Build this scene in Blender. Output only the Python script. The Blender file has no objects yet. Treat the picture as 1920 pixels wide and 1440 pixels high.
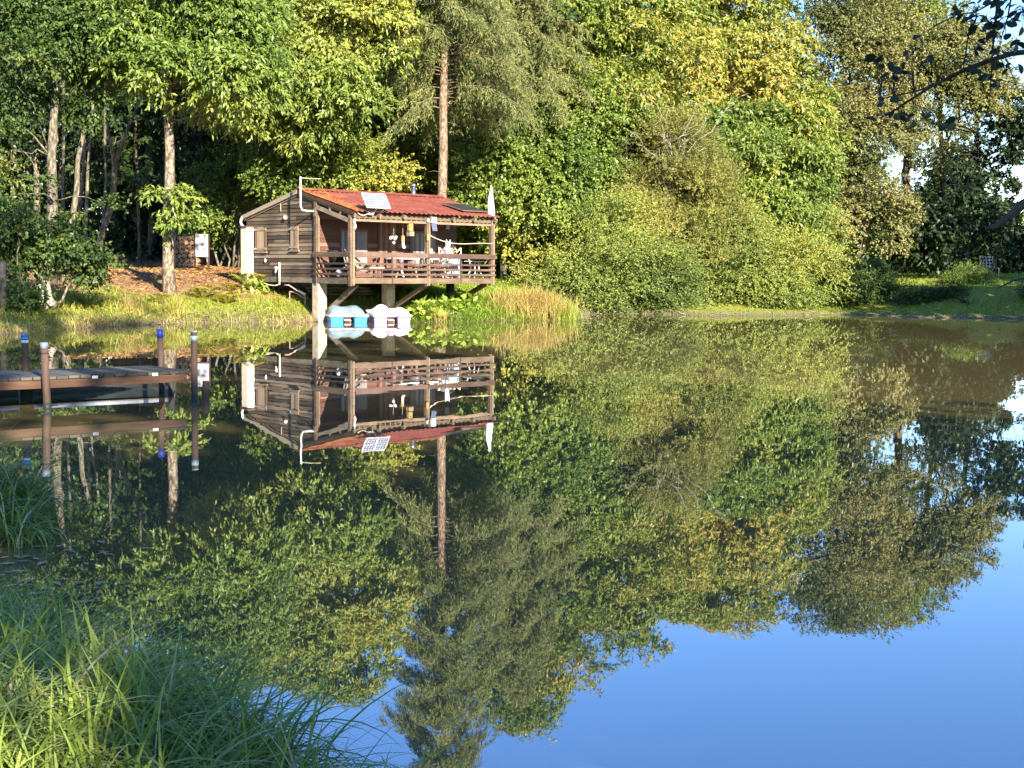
import bpy, math, random
import numpy as np
from mathutils import Matrix, Vector

sc = bpy.context.scene
C = sc.collection
PI = math.pi
RNG = np.random.default_rng(7)
random.seed(7)

# ------------------------------------------------------------------ camera, sky, sun, exposure
F, Y0, ROLL, CH = 2663.0, 508.0, 0.009, 1.6        # pixels of a 1920 wide picture
pitch = math.atan((720 - Y0) / F)
cam_d = bpy.data.cameras.new('camera'); cam = bpy.data.objects.new('camera', cam_d); C.objects.link(cam)
cam_d.sensor_fit = 'HORIZONTAL'; cam_d.sensor_width = 36.0; cam_d.lens = 36.0 * F / 1920
cam_d.clip_start = 0.05; cam_d.clip_end = 3000
CAMR = Matrix.Rotation(PI / 2 - pitch, 3, 'X') @ Matrix.Rotation(ROLL, 3, 'Z')
cam.matrix_world = Matrix.Translation((0, 0, CH)) @ CAMR.to_4x4()
sc.camera = cam

SUN_AZ = Vector((0.436, -0.90, 0)).normalized()
SUN_EL = math.radians(24.5)
w = bpy.data.worlds.new('World'); sc.world = w; w.use_nodes = True
wn = w.node_tree.nodes; wl = w.node_tree.links
bg = wn['Background']; sky = wn.new('ShaderNodeTexSky'); sky.sky_type = 'NISHITA'
sky.sun_disc = False; sky.sun_elevation = SUN_EL
sky.sun_rotation = math.atan2(SUN_AZ.x, SUN_AZ.y)
sky.air_density = 1.0; sky.dust_density = 0.0; sky.ozone_density = 3.0
hs = wn.new('ShaderNodeHueSaturation'); hs.inputs['Saturation'].default_value = 1.22; hs.inputs['Hue'].default_value = .514; wl.new(sky.outputs[0], hs.inputs['Color']); wl.new(hs.outputs[0], bg.inputs[0]); bg.inputs[1].default_value = 0.10

sun_d = bpy.data.lights.new('sun', 'SUN'); sun_d.energy = 4.8; sun_d.angle = math.radians(0.53)
sun_d.color = (1.0, 0.90, 0.74)
sun = bpy.data.objects.new('sun', sun_d); C.objects.link(sun)
sd = Vector((SUN_AZ.x * math.cos(SUN_EL), SUN_AZ.y * math.cos(SUN_EL), math.sin(SUN_EL)))
sun.rotation_euler = sd.to_track_quat('Z', 'Y').to_euler()
sun.location = sd * 60

sc.view_settings.view_transform = 'Standard'; sc.view_settings.look = 'None'
sc.view_settings.exposure = 1.95; sc.view_settings.gamma = 1.0
cy = sc.cycles
cy.max_bounces = 7; cy.diffuse_bounces = 3; cy.glossy_bounces = 3; cy.transmission_bounces = 4; cy.transparent_max_bounces = 4
cy.caustics_reflective = False; cy.caustics_refractive = False
cy.sample_clamp_indirect = 4.0
cy.use_denoising = True
try:
    cy.denoiser = 'OPENIMAGEDENOISE'; cy.denoising_input_passes = 'RGB_ALBEDO_NORMAL'; cy.denoising_prefilter = 'ACCURATE'
except Exception: pass

# ------------------------------------------------------------------ helpers
def yh(px): return Y0 + ROLL * (px - 960)
def at(px, py, D):
    """the point at distance y = D seen at picture position px, py (1920 wide)"""
    d = CAMR @ Vector(((px - 960) / F, (720 - py) / F, -1.0))
    t = D / d.y
    return np.array([d.x * t, D, CH + d.z * t])
def smooth(a, b, x):
    t = np.clip((x - a) / (b - a), 0, 1); return t * t * (3 - 2 * t)
_ns = {}
def noise(P, scale, seed=0):
    """cheap smooth noise, about -1..1"""
    k = (seed,)
    if k not in _ns:
        r = np.random.default_rng(1000 + seed)
        v = r.normal(size=(7, 3)); v /= np.linalg.norm(v, axis=1)[:, None]
        _ns[k] = (v * r.uniform(.6, 1.9, (7, 1)), r.uniform(0, 6.28, 7))
    v, ph = _ns[k]
    P = np.asarray(P, float)
    return np.sin((P / scale) @ v.T * 2.2 + ph).sum(-1) / 3.2
def norm(v): return v / np.maximum(np.linalg.norm(v, axis=-1, keepdims=True), 1e-9)

def mesh_obj(name, V, Fc, mat=None, parent=None, smooth_=False, attr=None, mats=None):
    """V (n,3), Fc either an (m,k) int array or a list of tuples"""
    me = bpy.data.meshes.new(name)
    V = np.asarray(V, np.float32)
    if isinstance(Fc, np.ndarray):
        m, k = Fc.shape
        me.vertices.add(len(V)); me.vertices.foreach_set('co', V.ravel())
        me.loops.add(m * k); me.loops.foreach_set('vertex_index', Fc.astype(np.int32).ravel())
        me.polygons.add(m); me.polygons.foreach_set('loop_start', np.arange(0, m * k, k, dtype=np.int32))
        if smooth_: me.polygons.foreach_set('use_smooth', np.ones(m, bool))
        me.update(calc_edges=True)
    else:
        me.from_pydata(V.tolist(), [], [list(f) for f in Fc])
        if smooth_: me.polygons.foreach_set('use_smooth', np.ones(len(me.polygons), bool))
    if attr is not None:
        for an, av in attr.items():
            dom = 'FACE' if len(av) == len(me.polygons) else 'POINT'
            a = me.attributes.new(an, 'FLOAT', dom); a.data.foreach_set('value', np.asarray(av, np.float32))
    if mat: me.materials.append(mat)
    o = bpy.data.objects.new(name, me); C.objects.link(o)
    if parent is not None: o.parent = parent
    return o
def tag(o, label=None, cat=None, group=None, kind=None):
    if label: o['label'] = label
    if cat: o['category'] = cat
    if group: o['group'] = group
    if kind: o['kind'] = kind
    return o
def thing(name, label, cat, loc=(0, 0, 0), rz=0.0, group=None):
    o = bpy.data.objects.new(name, None); C.objects.link(o)
    o.empty_display_size = .2; o.location = loc; o.rotation_euler = (0, 0, rz)
    return tag(o, label, cat, group)
def dup(root, loc, rz=None, label=None, scale=None):
    r = root.copy(); C.objects.link(r); r.location = loc
    if rz is not None: r.rotation_euler = (0, 0, rz)
    if scale is not None: r.scale = (scale,) * 3
    if label: r['label'] = label
    for ch in list(root.children):
        c = ch.copy(); C.objects.link(c); c.parent = r
        for g in list(ch.children):
            d = g.copy(); C.objects.link(d); d.parent = c
    return r

class MB:
    """collects boxes, tubes, ... ; build() links them as one mesh"""
    def __init__(s): s.v = []; s.f = []; s.a = []
    def add(s, V, Fs, a=0.5):
        o = len(s.v); s.v.extend([tuple(map(float, p)) for p in V]); s.f.extend([tuple(i + o for i in f) for f in Fs]); s.a.extend([a] * len(Fs))
    def box(s, c, d, R=None, a=0.5):
        c = Vector(c); x, y, z = d[0] / 2, d[1] / 2, d[2] / 2
        P = [Vector(p) for p in ((-x, -y, -z), (x, -y, -z), (x, y, -z), (-x, y, -z), (-x, -y, z), (x, -y, z), (x, y, z), (-x, y, z))]
        if R is not None: P = [R @ p for p in P]
        s.add([p + c for p in P], [(3, 2, 1, 0), (4, 5, 6, 7), (0, 1, 5, 4), (1, 2, 6, 5), (2, 3, 7, 6), (3, 0, 4, 7)], a)
    def b(s, lo, hi, a=0.5):
        s.box([(lo[i] + hi[i]) / 2 for i in range(3)], [hi[i] - lo[i] for i in range(3)], None, a)
    def bar(s, p, q, wd, h, a=0.5, up=(0, 0, 1)):
        p = Vector(p); q = Vector(q); d = q - p; L = d.length; d.normalize()
        u = Vector(up)
        if abs(d.dot(u)) > .98: u = Vector((0, 1, 0))
        sx = d.cross(u).normalized(); uz = sx.cross(d).normalized()
        R = Matrix((d, sx, uz)).transposed()
        s.box((p + q) / 2, (L, wd, h), R, a)
    def tube(s, P, r, n=8, a=0.5, cap=True):
        P = [Vector(p) for p in P]; m = len(P)
        r = [r] * m if not hasattr(r, '__len__') else r
        V = []; prev = None
        for i in range(m):
            t = (P[min(i + 1, m - 1)] - P[max(i - 1, 0)]).normalized()
            if prev is None:
                u = Vector((0, 0, 1)) if abs(t.z) < .9 else Vector((1, 0, 0)); u = t.cross(u).normalized()
            else:
                u = (prev - t * prev.dot(t)).normalized()
            prev = u; vv = t.cross(u)
            for k in range(n):
                an = 2 * PI * k / n; V.append(P[i] + (u * math.cos(an) + vv * math.sin(an)) * r[i])
        Fs = []
        for i in range(m - 1):
            for k in range(n):
                Fs.append((i * n + k, i * n + (k + 1) % n, (i + 1) * n + (k + 1) % n, (i + 1) * n + k))
        if cap: Fs.append(tuple(range(n))[::-1]); Fs.append(tuple(range((m - 1) * n, m * n)))
        s.add(V, Fs, a)
    def ball(s, c, r, n=12, m=8, a=0.5, R=None):
        V = []; Fs = []
        r = (r, r, r) if not hasattr(r, '__len__') else r
        for i in range(m + 1):
            th = PI * i / m
            for k in range(n):
                ph = 2 * PI * k / n
                p = Vector((r[0] * math.sin(th) * math.cos(ph), r[1] * math.sin(th) * math.sin(ph), r[2] * math.cos(th)))
                if R is not None: p = R @ p
                V.append(p + Vector(c))
        for i in range(m):
            for k in range(n): Fs.append((i * n + k, (i + 1) * n + k, (i + 1) * n + (k + 1) % n, i * n + (k + 1) % n))
        s.add(V, Fs, a)
    def prism(s, prof, p0, ax, ay, az, depth, a=0.5):
        """profile (list of 2d) in plane ax, ay, extruded along az"""
        p0 = Vector(p0); ax, ay, az = Vector(ax), Vector(ay), Vector(az); n = len(prof)
        V = [p0 + ax * x + ay * y for x, y in prof] + [p0 + ax * x + ay * y + az * depth for x, y in prof]
        Fs = [tuple(range(n))[::-1], tuple(range(n, 2 * n))] + [(i, (i + 1) % n, n + (i + 1) % n, n + i) for i in range(n)]
        s.add(V, Fs, a)
    def build(s, name, mat, parent=None, smooth_=False, bevel=0):
        o = mesh_obj(name, s.v, s.f, mat, parent, smooth_, {'v': s.a})
        if bevel:
            b = o.modifiers.new('bevel', 'BEVEL'); b.width = bevel; b.segments = 1; b.limit_method = 'ANGLE'
        return o

# ------------------------------------------------------------------ materials
def mat_new(name):
    m = bpy.data.materials.new(name); m.use_nodes = True
    return m, m.node_tree.nodes, m.node_tree.links, m.node_tree.nodes['Principled BSDF']
def ramp(nd, stops):
    r = nd.new('ShaderNodeValToRGB'); e = r.color_ramp.elements
    while len(e) > 1: e.remove(e[-1])
    e[0].position = stops[0][0]; e[0].color = (*stops[0][1], 1)
    for p, c in stops[1:]:
        x = e.new(p); x.color = (*c, 1)
    return r
def m_plain(name, col, rough=.6, spec=.3, metal=0.0, var=.12, scale=6.0, bump=0.0):
    m, nd, lk, bs = mat_new(name)
    tc = nd.new('ShaderNodeTexCoord'); n = nd.new('ShaderNodeTexNoise'); n.inputs['Scale'].default_value = scale; n.inputs['Detail'].default_value = 5
    lk.new(tc.outputs['Object'], n.inputs['Vector'])
    r = ramp(nd, [(.25, [c * (1 - var * 1.6) for c in col]), (.5, col), (.75, [min(1, c * (1 + var)) for c in col])])
    lk.new(n.outputs['Fac'], r.inputs[0]); lk.new(r.outputs[0], bs.inputs['Base Color'])
    bs.inputs['Roughness'].default_value = rough; bs.inputs['Specular IOR Level'].default_value = spec; bs.inputs['Metallic'].default_value = metal
    if bump:
        b = nd.new('ShaderNodeBump'); b.inputs['Strength'].default_value = bump; b.inputs['Distance'].default_value = .02
        lk.new(n.outputs['Fac'], b.inputs['Height']); lk.new(b.outputs[0], bs.inputs['Normal'])
    return m
def m_wood(name, c1, c2, c3, grain=(3, 3, 40), rough=.75):
    """plank wood: per-board tone (attribute v), grain and stains"""
    m, nd, lk, bs = mat_new(name)
    tc = nd.new('ShaderNodeTexCoord'); mp = nd.new('ShaderNodeMapping'); mp.inputs['Scale'].default_value = grain
    lk.new(tc.outputs['Object'], mp.inputs['Vector'])
    n = nd.new('ShaderNodeTexNoise'); n.inputs['Scale'].default_value = 1.0; n.inputs['Detail'].default_value = 6
    lk.new(mp.outputs[0], n.inputs['Vector'])
    n2 = nd.new('ShaderNodeTexNoise'); n2.inputs['Scale'].default_value = 1.3; n2.inputs['Detail'].default_value = 4
    lk.new(tc.outputs['Object'], n2.inputs['Vector'])
    at_ = nd.new('ShaderNodeAttribute'); at_.attribute_name = 'v'
    a1 = nd.new('ShaderNodeMath'); a1.operation = 'MULTIPLY_ADD'; a1.inputs[1].default_value = .5
    lk.new(n.outputs['Fac'], a1.inputs[0])
    a0 = nd.new('ShaderNodeMath'); a0.operation = 'MULTIPLY_ADD'; a0.inputs[1].default_value = .55; a0.inputs[2].default_value = -.28
    lk.new(at_.outputs['Fac'], a0.inputs[0])
    a2 = nd.new('ShaderNodeMath'); a2.operation = 'MULTIPLY_ADD'; a2.inputs[1].default_value = .5
    lk.new(n2.outputs['Fac'], a2.inputs[0]); lk.new(a0.outputs[0], a2.inputs[2]); lk.new(a2.outputs[0], a1.inputs[2])
    r = ramp(nd, [(.28, c1), (.5, c2), (.72, c3)])
    lk.new(a1.outputs[0], r.inputs[0]); lk.new(r.outputs[0], bs.inputs['Base Color'])
    bs.inputs['Roughness'].default_value = rough; bs.inputs['Specular IOR Level'].default_value = .25
    b = nd.new('ShaderNodeBump'); b.inputs['Strength'].default_value = .35; b.inputs['Distance'].default_value = .01
    lk.new(n.outputs['Fac'], b.inputs['Height']); lk.new(b.outputs[0], bs.inputs['Normal'])
    return m
def m_leaf(name, stops, transl=.3, rough=.45, spec=.35):
    m, nd, lk, bs = mat_new(name)
    at_ = nd.new('ShaderNodeAttribute'); at_.attribute_name = 'v'
    r = ramp(nd, stops); lk.new(at_.outputs['Fac'], r.inputs[0])
    lk.new(r.outputs[0], bs.inputs['Base Color'])
    bs.inputs['Roughness'].default_value = rough; bs.inputs['Specular IOR Level'].default_value = spec
    tr = nd.new('ShaderNodeBsdfTranslucent')
    mx = nd.new('ShaderNodeMixRGB'); mx.blend_type = 'MULTIPLY'; mx.inputs[0].default_value = 1; mx.inputs[2].default_value = (1.25, 1.2, .55, 1)
    lk.new(r.outputs[0], mx.inputs[1]); lk.new(mx.outputs[0], tr.inputs[0])
    ms = nd.new('ShaderNodeMixShader'); ms.inputs[0].default_value = transl
    lk.new(bs.outputs[0], ms.inputs[1]); lk.new(tr.outputs[0], ms.inputs[2])
    lk.new(ms.outputs[0], nd['Material Output'].inputs['Surface'])
    return m
def m_bark(name, c1, c2, c3, sc_=(6, 6, 1.6), bump=.7):
    m, nd, lk, bs = mat_new(name)
    tc = nd.new('ShaderNodeTexCoord'); mp = nd.new('ShaderNodeMapping'); mp.inputs['Scale'].default_value = sc_
    lk.new(tc.outputs['Object'], mp.inputs[0])
    n = nd.new('ShaderNodeTexNoise'); n.inputs['Scale'].default_value = 2.2; n.inputs['Detail'].default_value = 7; n.inputs['Roughness'].default_value = .65
    lk.new(mp.outputs[0], n.inputs[0])
    r = ramp(nd, [(.36, c1), (.5, c2), (.62, c3)]); lk.new(n.outputs['Fac'], r.inputs[0]); lk.new(r.outputs[0], bs.inputs['Base Color'])
    bs.inputs['Roughness'].default_value = .85; bs.inputs['Specular IOR Level'].default_value = .2
    b = nd.new('ShaderNodeBump'); b.inputs['Strength'].default_value = bump; b.inputs['Distance'].default_value = .03
    lk.new(n.outputs['Fac'], b.inputs['Height']); lk.new(b.outputs[0], bs.inputs['Normal'])
    return m

M = {}
M['gable_wood'] = m_wood('weathered_planks', (.048, .033, .023), (.105, .075, .05), (.22, .165, .115), (5, 1.5, 30))
M['red_wood'] = m_wood('red_brown_planks', (.10, .045, .03), (.17, .078, .052), (.24, .125, .085), (1.5, 5, 30))
M['rail_wood'] = m_wood('rail_wood', (.05, .028, .022), (.092, .056, .042), (.16, .102, .077), (3, 3, 25))
M['beam_wood'] = m_wood('beam_wood', (.08, .052, .034), (.15, .102, .066), (.26, .19, .12), (3, 3, 25))
M['old_wood'] = m_wood('grey_timber', (.09, .072, .05), (.2, .16, .11), (.33, .27, .19), (4, 4, 14))
M['shutter_wood'] = m_wood('shutter_wood', (.13, .085, .055), (.22, .155, .10), (.33, .25, .17), (20, 20, 3))
M['grey_shutter'] = m_wood('grey_shutter', (.13, .115, .11), (.19, .17, .165), (.27, .245, .235), (25, 25, 3))
M['jetty_wood'] = m_wood('jetty_wood', (.026, .025, .02), (.05, .047, .038), (.10, .092, .074), (6, 6, 6))
M['fascia_wood'] = m_wood('fascia_wood', (.05, .025, .015), (.09, .046, .028), (.15, .085, .052), (4, 4, 30))
M['pile_wood'] = m_wood('pile_wood', (.035, .022, .016), (.075, .045, .032), (.13, .085, .062), (20, 20, 3))
M['white'] = m_plain('white_paint', (.68, .66, .62), .45, .4, var=.05)
M['cream'] = m_plain('cream_paint', (.72, .63, .44), .5, .35, var=.08)
M['white_plastic'] = m_plain('white_plastic', (.66, .64, .62), .35, .45, var=.04)
M['lilac'] = m_plain('lilac_plastic', (.42, .28, .58), .4, .4, var=.06)
M['boat_blue'] = m_plain('blue_hull', (.045, .22, .55), .4, .4, var=.1)
M['tarp'] = m_plain('blue_tarp', (.17, .235, .26), .6, .3, var=.22, scale=3.5, bump=.4)
M['steel'] = m_plain('steel', (.62, .62, .64), .3, .5, 1.0, var=.06)
M['grey_sheet'] = m_plain('grey_sheet', (.33, .34, .35), .45, .4, var=.12)
M['concrete'] = m_plain('concrete', (.45, .37, .26), .9, .2, var=.22, scale=5, bump=.5)
M['dark'] = m_plain('dark_interior', (.02, .018, .016), .8, .1)
M['pane'] = m_plain('window_pane', (.03, .035, .04), .15, .5)
M['cell'] = m_plain('solar_cell', (.10, .11, .16), .25, .5, var=.08)
M['dark_panel'] = m_plain('dark_panel', (.045, .045, .05), .3, .4)
M['yellow_wood'] = m_plain('yellow_wood', (.38, .24, .08), .6, .3, var=.15)
M['blue_band'] = m_plain('blue_band', (.03, .05, .42), .4, .4)
M['pale_band'] = m_plain('pale_band', (.20, .24, .29), .5, .4, var=.3, scale=20)
M['rope'] = m_plain('rope', (.6, .52, .38), .8, .2)
M['cloth'] = m_plain('cloth', (.82, .82, .82), .8, .2, var=.05)
M['rust_metal'] = m_plain('pink_metal', (.48, .3, .26), .5, .4, var=.2)
M['stone'] = m_plain('pale_stone', (.5, .4, .32), .9, .2, var=.3, scale=7, bump=.5)
M['log_end'] = m_plain('log_ends', (.32, .19, .11), .9, .2, var=.4, scale=9, bump=.5)
M['hull_dark'] = m_plain('dark_hull', (.03, .035, .03), .5, .3)
M['hull_pale'] = m_plain('pale_gunwale', (.42, .44, .45), .5, .35, var=.2)
M['flower'] = m_plain('pink_petal', (.75, .4, .62), .6, .3)
M['bark_pine'] = m_bark('red_brown_bark', (.06, .04, .03), (.17, .115, .08), (.36, .27, .19), (9, 9, 3))
M['bark_pale'] = m_bark('pale_mottled_bark', (.05, .04, .03), (.16, .12, .085), (.36, .29, .21), (5, 5, 3))
M['bark_grey'] = m_bark('grey_bark', (.05, .043, .033), (.13, .112, .08), (.27, .235, .17), (6, 6, 2))
M['bark_mid'] = m_bark('brown_grey_bark', (.04, .033, .025), (.10, .085, .06), (.22, .19, .14), (6, 6, 2))
M['bark_dark'] = m_bark('dark_bark', (.02, .016, .012), (.04, .032, .026), (.07, .06, .045), (6, 6, 2))
M['bark_dead'] = m_bark('dead_bark', (.25, .22, .19), (.38, .34, .3), (.52, .48, .43), (8, 8, 3))

G = lambda *s: [(p, c) for p, c in s]
M['l_chestnut'] = m_leaf('chestnut_leaves', G((.12, (.085, .145, .028)), (.45, (.17, .24, .045)), (.75, (.27, .32, .065)), (.97, (.42, .33, .05))), .3, .42, .38)
M['l_bright'] = m_leaf('bright_chestnut_leaves', G((.12, (.10, .16, .03)), (.42, (.21, .27, .05)), (.72, (.33, .36, .085)), (.97, (.40, .38, .07))), .3, .42, .4)
M['l_yellow'] = m_leaf('turning_chestnut_leaves', G((.1, (.09, .15, .028)), (.4, (.19, .25, .045)), (.62, (.34, .33, .065)), (.82, (.44, .37, .085)), (.97, (.47, .31, .08))), .3, .42, .4)
M['l_green'] = m_leaf('green_leaves', G((.12, (.075, .125, .026)), (.45, (.155, .225, .042)), (.8, (.27, .32, .06)), (.98, (.40, .36, .07))), .3, .42, .36)
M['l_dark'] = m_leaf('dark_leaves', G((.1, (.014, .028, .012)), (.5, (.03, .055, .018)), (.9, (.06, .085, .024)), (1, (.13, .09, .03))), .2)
M['l_wood'] = m_leaf('wood_leaves', G((.1, (.014, .03, .008)), (.5, (.036, .066, .014)), (.85, (.075, .11, .02)), (1, (.18, .17, .03))), .22)  # inner shade of the wood is put into this darker leaf colour
M['l_beech'] = m_leaf('beech_leaves', G((.1, (.04, .075, .02)), (.5, (.085, .14, .032)), (.8, (.15, .19, .045)), (.97, (.30, .21, .06))), .3)
M['l_willow'] = m_leaf('willow_leaves', G((.1, (.11, .155, .038)), (.5, (.22, .275, .058)), (.85, (.34, .365, .08)), (1, (.42, .35, .07))), .28)
M['l_olive'] = m_leaf('olive_willow_leaves', G((.1, (.16, .165, .042)), (.5, (.28, .28, .068)), (.9, (.38, .365, .095)), (1, (.42, .33, .08))), .28)
M['l_brown'] = m_leaf('browning_leaves', G((.1, (.10, .12, .04)), (.45, (.185, .195, .066)), (.75, (.27, .245, .09)), (1, (.34, .255, .10))), .25)
M['l_fir'] = m_leaf('fir_needles', G((.1, (.08, .105, .04)), (.5, (.19, .21, .068)), (.9, (.31, .31, .11)), (1, (.33, .27, .12))), .2, .6, .2)
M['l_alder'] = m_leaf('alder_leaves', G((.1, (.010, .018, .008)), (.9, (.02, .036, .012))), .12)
M['l_fern'] = m_leaf('fern_leaves', G((.1, (.28, .32, .04)), (.6, (.42, .40, .05)), (1, (.50, .34, .05))), .35)
M['l_herb'] = m_leaf('herb_leaves', G((.1, (.17, .27, .04)), (.6, (.31, .40, .06)), (1, (.42, .42, .08))), .35)
M['l_litter'] = m_leaf('fallen_leaves', G((.1, (.2, .09, .03)), (.5, (.42, .23, .07)), (.85, (.55, .34, .12)), (1, (.6, .52, .36))), .1)
M['g_near'] = m_leaf('bank_grass', G((.05, (.10, .145, .02)), (.5, (.215, .285, .045)), (.8, (.33, .38, .10)), (.93, (.46, .44, .22)), (1, (.5, .40, .22))), .16, .55, .22)
M['g_far'] = m_leaf('shore_grass', G((.05, (.20, .26, .035)), (.35, (.34, .37, .06)), (.6, (.48, .44, .11)), (.8, (.54, .44, .18)), (1, (.48, .30, .16))), .35)
M['g_lawn'] = m_leaf('lawn_grass', G((.05, (.14, .24, .025)), (.5, (.24, .35, .04)), (1, (.40, .43, .07))), .35)
M['g_reed'] = m_leaf('dry_reed', G((.05, (.32, .29, .08)), (.5, (.48, .38, .13)), (1, (.54, .35, .13))), .3)

# ------------------------------------------------------------------ the pond outline and the ground
SHORE = np.array([(40, 10), (25, 7), (12, 6.4), (8, 6.6), (5.6, 6.4), (4.5, 5.3), (3.7, 3.2), (2.5, 2.0), (1, 2.3), (-.45, 3.5), (-.72, 4.15), (-1.05, 4.7), (-1.55, 5.2), (-2.0, 5.7), (-2.6, 6.2), (-3.3, 6.8), (-3.5, 7.3), (-3.2, 7.7), (-2.85, 8.1),
    (-3.15, 9.2), (-4.1, 10.6), (-5.2, 11.8), (-7.5, 12.6), (-10, 13), (-14, 15), (-17, 20), (-16, 27), (-12.7, 31.5), (-11.9, 34), (-11.7, 36.2), (-11, 38.5), (-9.7, 41.1), (-8.1, 42.2), (-6.5, 42.5),
    (-5.95, 43.5), (-5, 44.8), (-3.9, 45.3), (-3.35, 44.4), (-3.05, 43.3), (-2.4, 43.7), (-1, 45.4), (.7, 46.4), (1.75, 46.8), (2.2, 48), (2.4, 51.5), (3.4, 54.2), (5, 54.6), (6.7, 52.9), (9.9, 53.5), (12.5, 55.5),
    (14.2, 54.8), (15.6, 52.9), (18.9, 52.3), (20.3, 50), (19.6, 46), (18.6, 41), (22, 34), (33, 26), (42, 17)], float)
_j = np.random.default_rng(55); _o = []
for _a, _b in zip(SHORE, np.roll(SHORE, -1, 0)):
    _o.append(_a); _L = np.hypot(*(_b - _a)); _n = int(min(_L, 12) / .6)
    if _a[1] > 26 and _L < 12:
        _t = np.array([-(_b - _a)[1], (_b - _a)[0]]) / _L
        for _k in range(1, _n): _o.append(_a + (_b - _a) * _k / _n + _t * _j.normal(0, .10))
SHORE = np.array(_o)
def shore_dist(x, y):
    """signed distance to the shore, positive on land"""
    P = np.stack([np.ravel(x), np.ravel(y)], 1).astype(float)
    A = SHORE; B = np.roll(SHORE, -1, 0)
    d = np.full(len(P), 1e9); ins = np.zeros(len(P), bool)
    for a, b in zip(A, B):
        ab = b - a; t = np.clip(((P - a) @ ab) / (ab @ ab), 0, 1)
        d = np.minimum(d, np.hypot(*(P - a - t[:, None] * ab).T))
        c = (a[1] > P[:, 1]) != (b[1] > P[:, 1])
        with np.errstate(divide='ignore', invalid='ignore'):
            xi = (b[0] - a[0]) * (P[:, 1] - a[1]) / (b[1] - a[1]) + a[0]
        ins ^= c & (P[:, 0] < xi)
    return np.where(ins, -d, d).reshape(np.shape(x))
def ground(x, y, d=None):
    x = np.asarray(x, float); y = np.asarray(y, float)
    if d is None: d = shore_dist(x, y)
    P3 = np.stack([x, y, np.zeros_like(x)], -1)
    dl = np.maximum(d, 0)
    far = 1.0 * (1 - np.exp(-dl / 2.4)) + .055 * np.minimum(dl, 90) - .0002 * np.minimum(dl, 90) ** 2
    near = .22 * (1 - np.exp(-dl / .5)) + .015 * np.minimum(dl, 60)
    right = .10 * smooth(0, .8, dl) + .95 * smooth(2.2, 6.5, dl) + .025 * np.minimum(dl, 40)
    wn_ = smooth(30, 22, y); wr = smooth(3.5, 8, x) * (1 - wn_)
    z = far * (1 - wn_) * (1 - wr) + near * wn_ + right * wr
    z += np.where(d > 0, (noise(P3, 1.6, 1) * .04 + noise(P3, 6, 2) * .10) * smooth(.2, 4, dl), 0)
    return np.where(d < 0, -np.minimum(.9, -d * .35), z)
def g1(x, y): return float(ground(np.array([x]), np.array([y]))[0])

def axis(dense, lo, hi, step, far):
    a = np.arange(lo, hi, step); out = []
    s = step; v = hi
    while v < far: out.append(v); s *= 1.25; v += s
    s = step; v = lo; left = []
    while v > -far:
        s *= 1.25; v -= s; left.append(v)
    return np.concatenate([np.array(left[::-1]), a, np.array(out)])
gx = axis(0, -22, 30, .32, 900); gy = axis(0, 0, 70, .32, 900)
X, Y = np.meshgrid(gx, gy); D_ = shore_dist(X, Y); Z = ground(X, Y, D_)
nx, ny = len(gx), len(gy)
V = np.stack([X, Y, Z], -1).reshape(-1, 3)
I = np.arange(nx * ny).reshape(ny, nx)
Fq = np.stack([I[:-1, :-1], I[:-1, 1:], I[1:, 1:], I[1:, :-1]], -1).reshape(-1, 4)
def grassy(x, y, d):
    """1 = grass, 0 = leaf litter / needles under the trees"""
    P3 = np.stack([x, y, 0 * x], -1)
    litter = smooth(2.2, 3.8, d + noise(P3, 1.5, 3) * .9) * smooth(-2.5, -6.5, x) * smooth(30, 33, y)
    lawn = smooth(-3, -1, x)
    woods = smooth(11, 16, d) * smooth(8, 4, x)
    g = 1 - np.maximum(litter, 0 * lawn)
    return np.clip(g * (1 - .9 * woods), 0, 1)
GV = grassy(X.ravel(), Y.ravel(), D_.ravel())
DV = np.clip(D_.ravel() / 3, 0, 1)
m, nd, lk, bs = mat_new('ground_cover')
tc = nd.new('ShaderNodeTexCoord')
n1 = nd.new('ShaderNodeTexNoise'); n1.inputs['Scale'].default_value = 9; n1.inputs['Detail'].default_value = 8; n1.inputs['Roughness'].default_value = .7
n2 = nd.new('ShaderNodeTexNoise'); n2.inputs['Scale'].default_value = .9; n2.inputs['Detail'].default_value = 4
lk.new(tc.outputs['Object'], n1.inputs[0]); lk.new(tc.outputs['Object'], n2.inputs[0])
r1 = ramp(nd, [(.3, (.09, .042, .022)), (.46, (.24, .13, .072)), (.62, (.36, .215, .125)), (.75, (.46, .31, .18))]); lk.new(n1.outputs[0], r1.inputs[0])
r2 = ramp(nd, [(.3, (.13, .16, .025)), (.5, (.24, .26, .045)), (.7, (.36, .33, .08))]); lk.new(n1.outputs[0], r2.inputs[0])
r3 = ramp(nd, [(.3, (.10, .08, .05)), (.6, (.2, .16, .10)), (.75, (.26, .22, .14))]); lk.new(n1.outputs[0], r3.inputs[0])
ag = nd.new('ShaderNodeAttribute'); ag.attribute_name = 'g'
ad = nd.new('ShaderNodeAttribute'); ad.attribute_name = 'd'
mx = nd.new('ShaderNodeMixRGB'); lk.new(ag.outputs['Fac'], mx.inputs[0]); lk.new(r1.outputs[0], mx.inputs[1]); lk.new(r2.outputs[0], mx.inputs[2])
rr = ramp(nd, [(.05, (0, 0, 0)), (.35, (1, 1, 1))]); lk.new(ad.outputs['Fac'], rr.inputs[0])
mx2 = nd.new('ShaderNodeMixRGB'); lk.new(rr.outputs[0], mx2.inputs[0]); lk.new(r3.outputs[0], mx2.inputs[1]); lk.new(mx.outputs[0], mx2.inputs[2])
lk.new(mx2.outputs[0], bs.inputs['Base Color']); bs.inputs['Roughness'].default_value = .95; bs.inputs['Specular IOR Level'].default_value = .15
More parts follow.
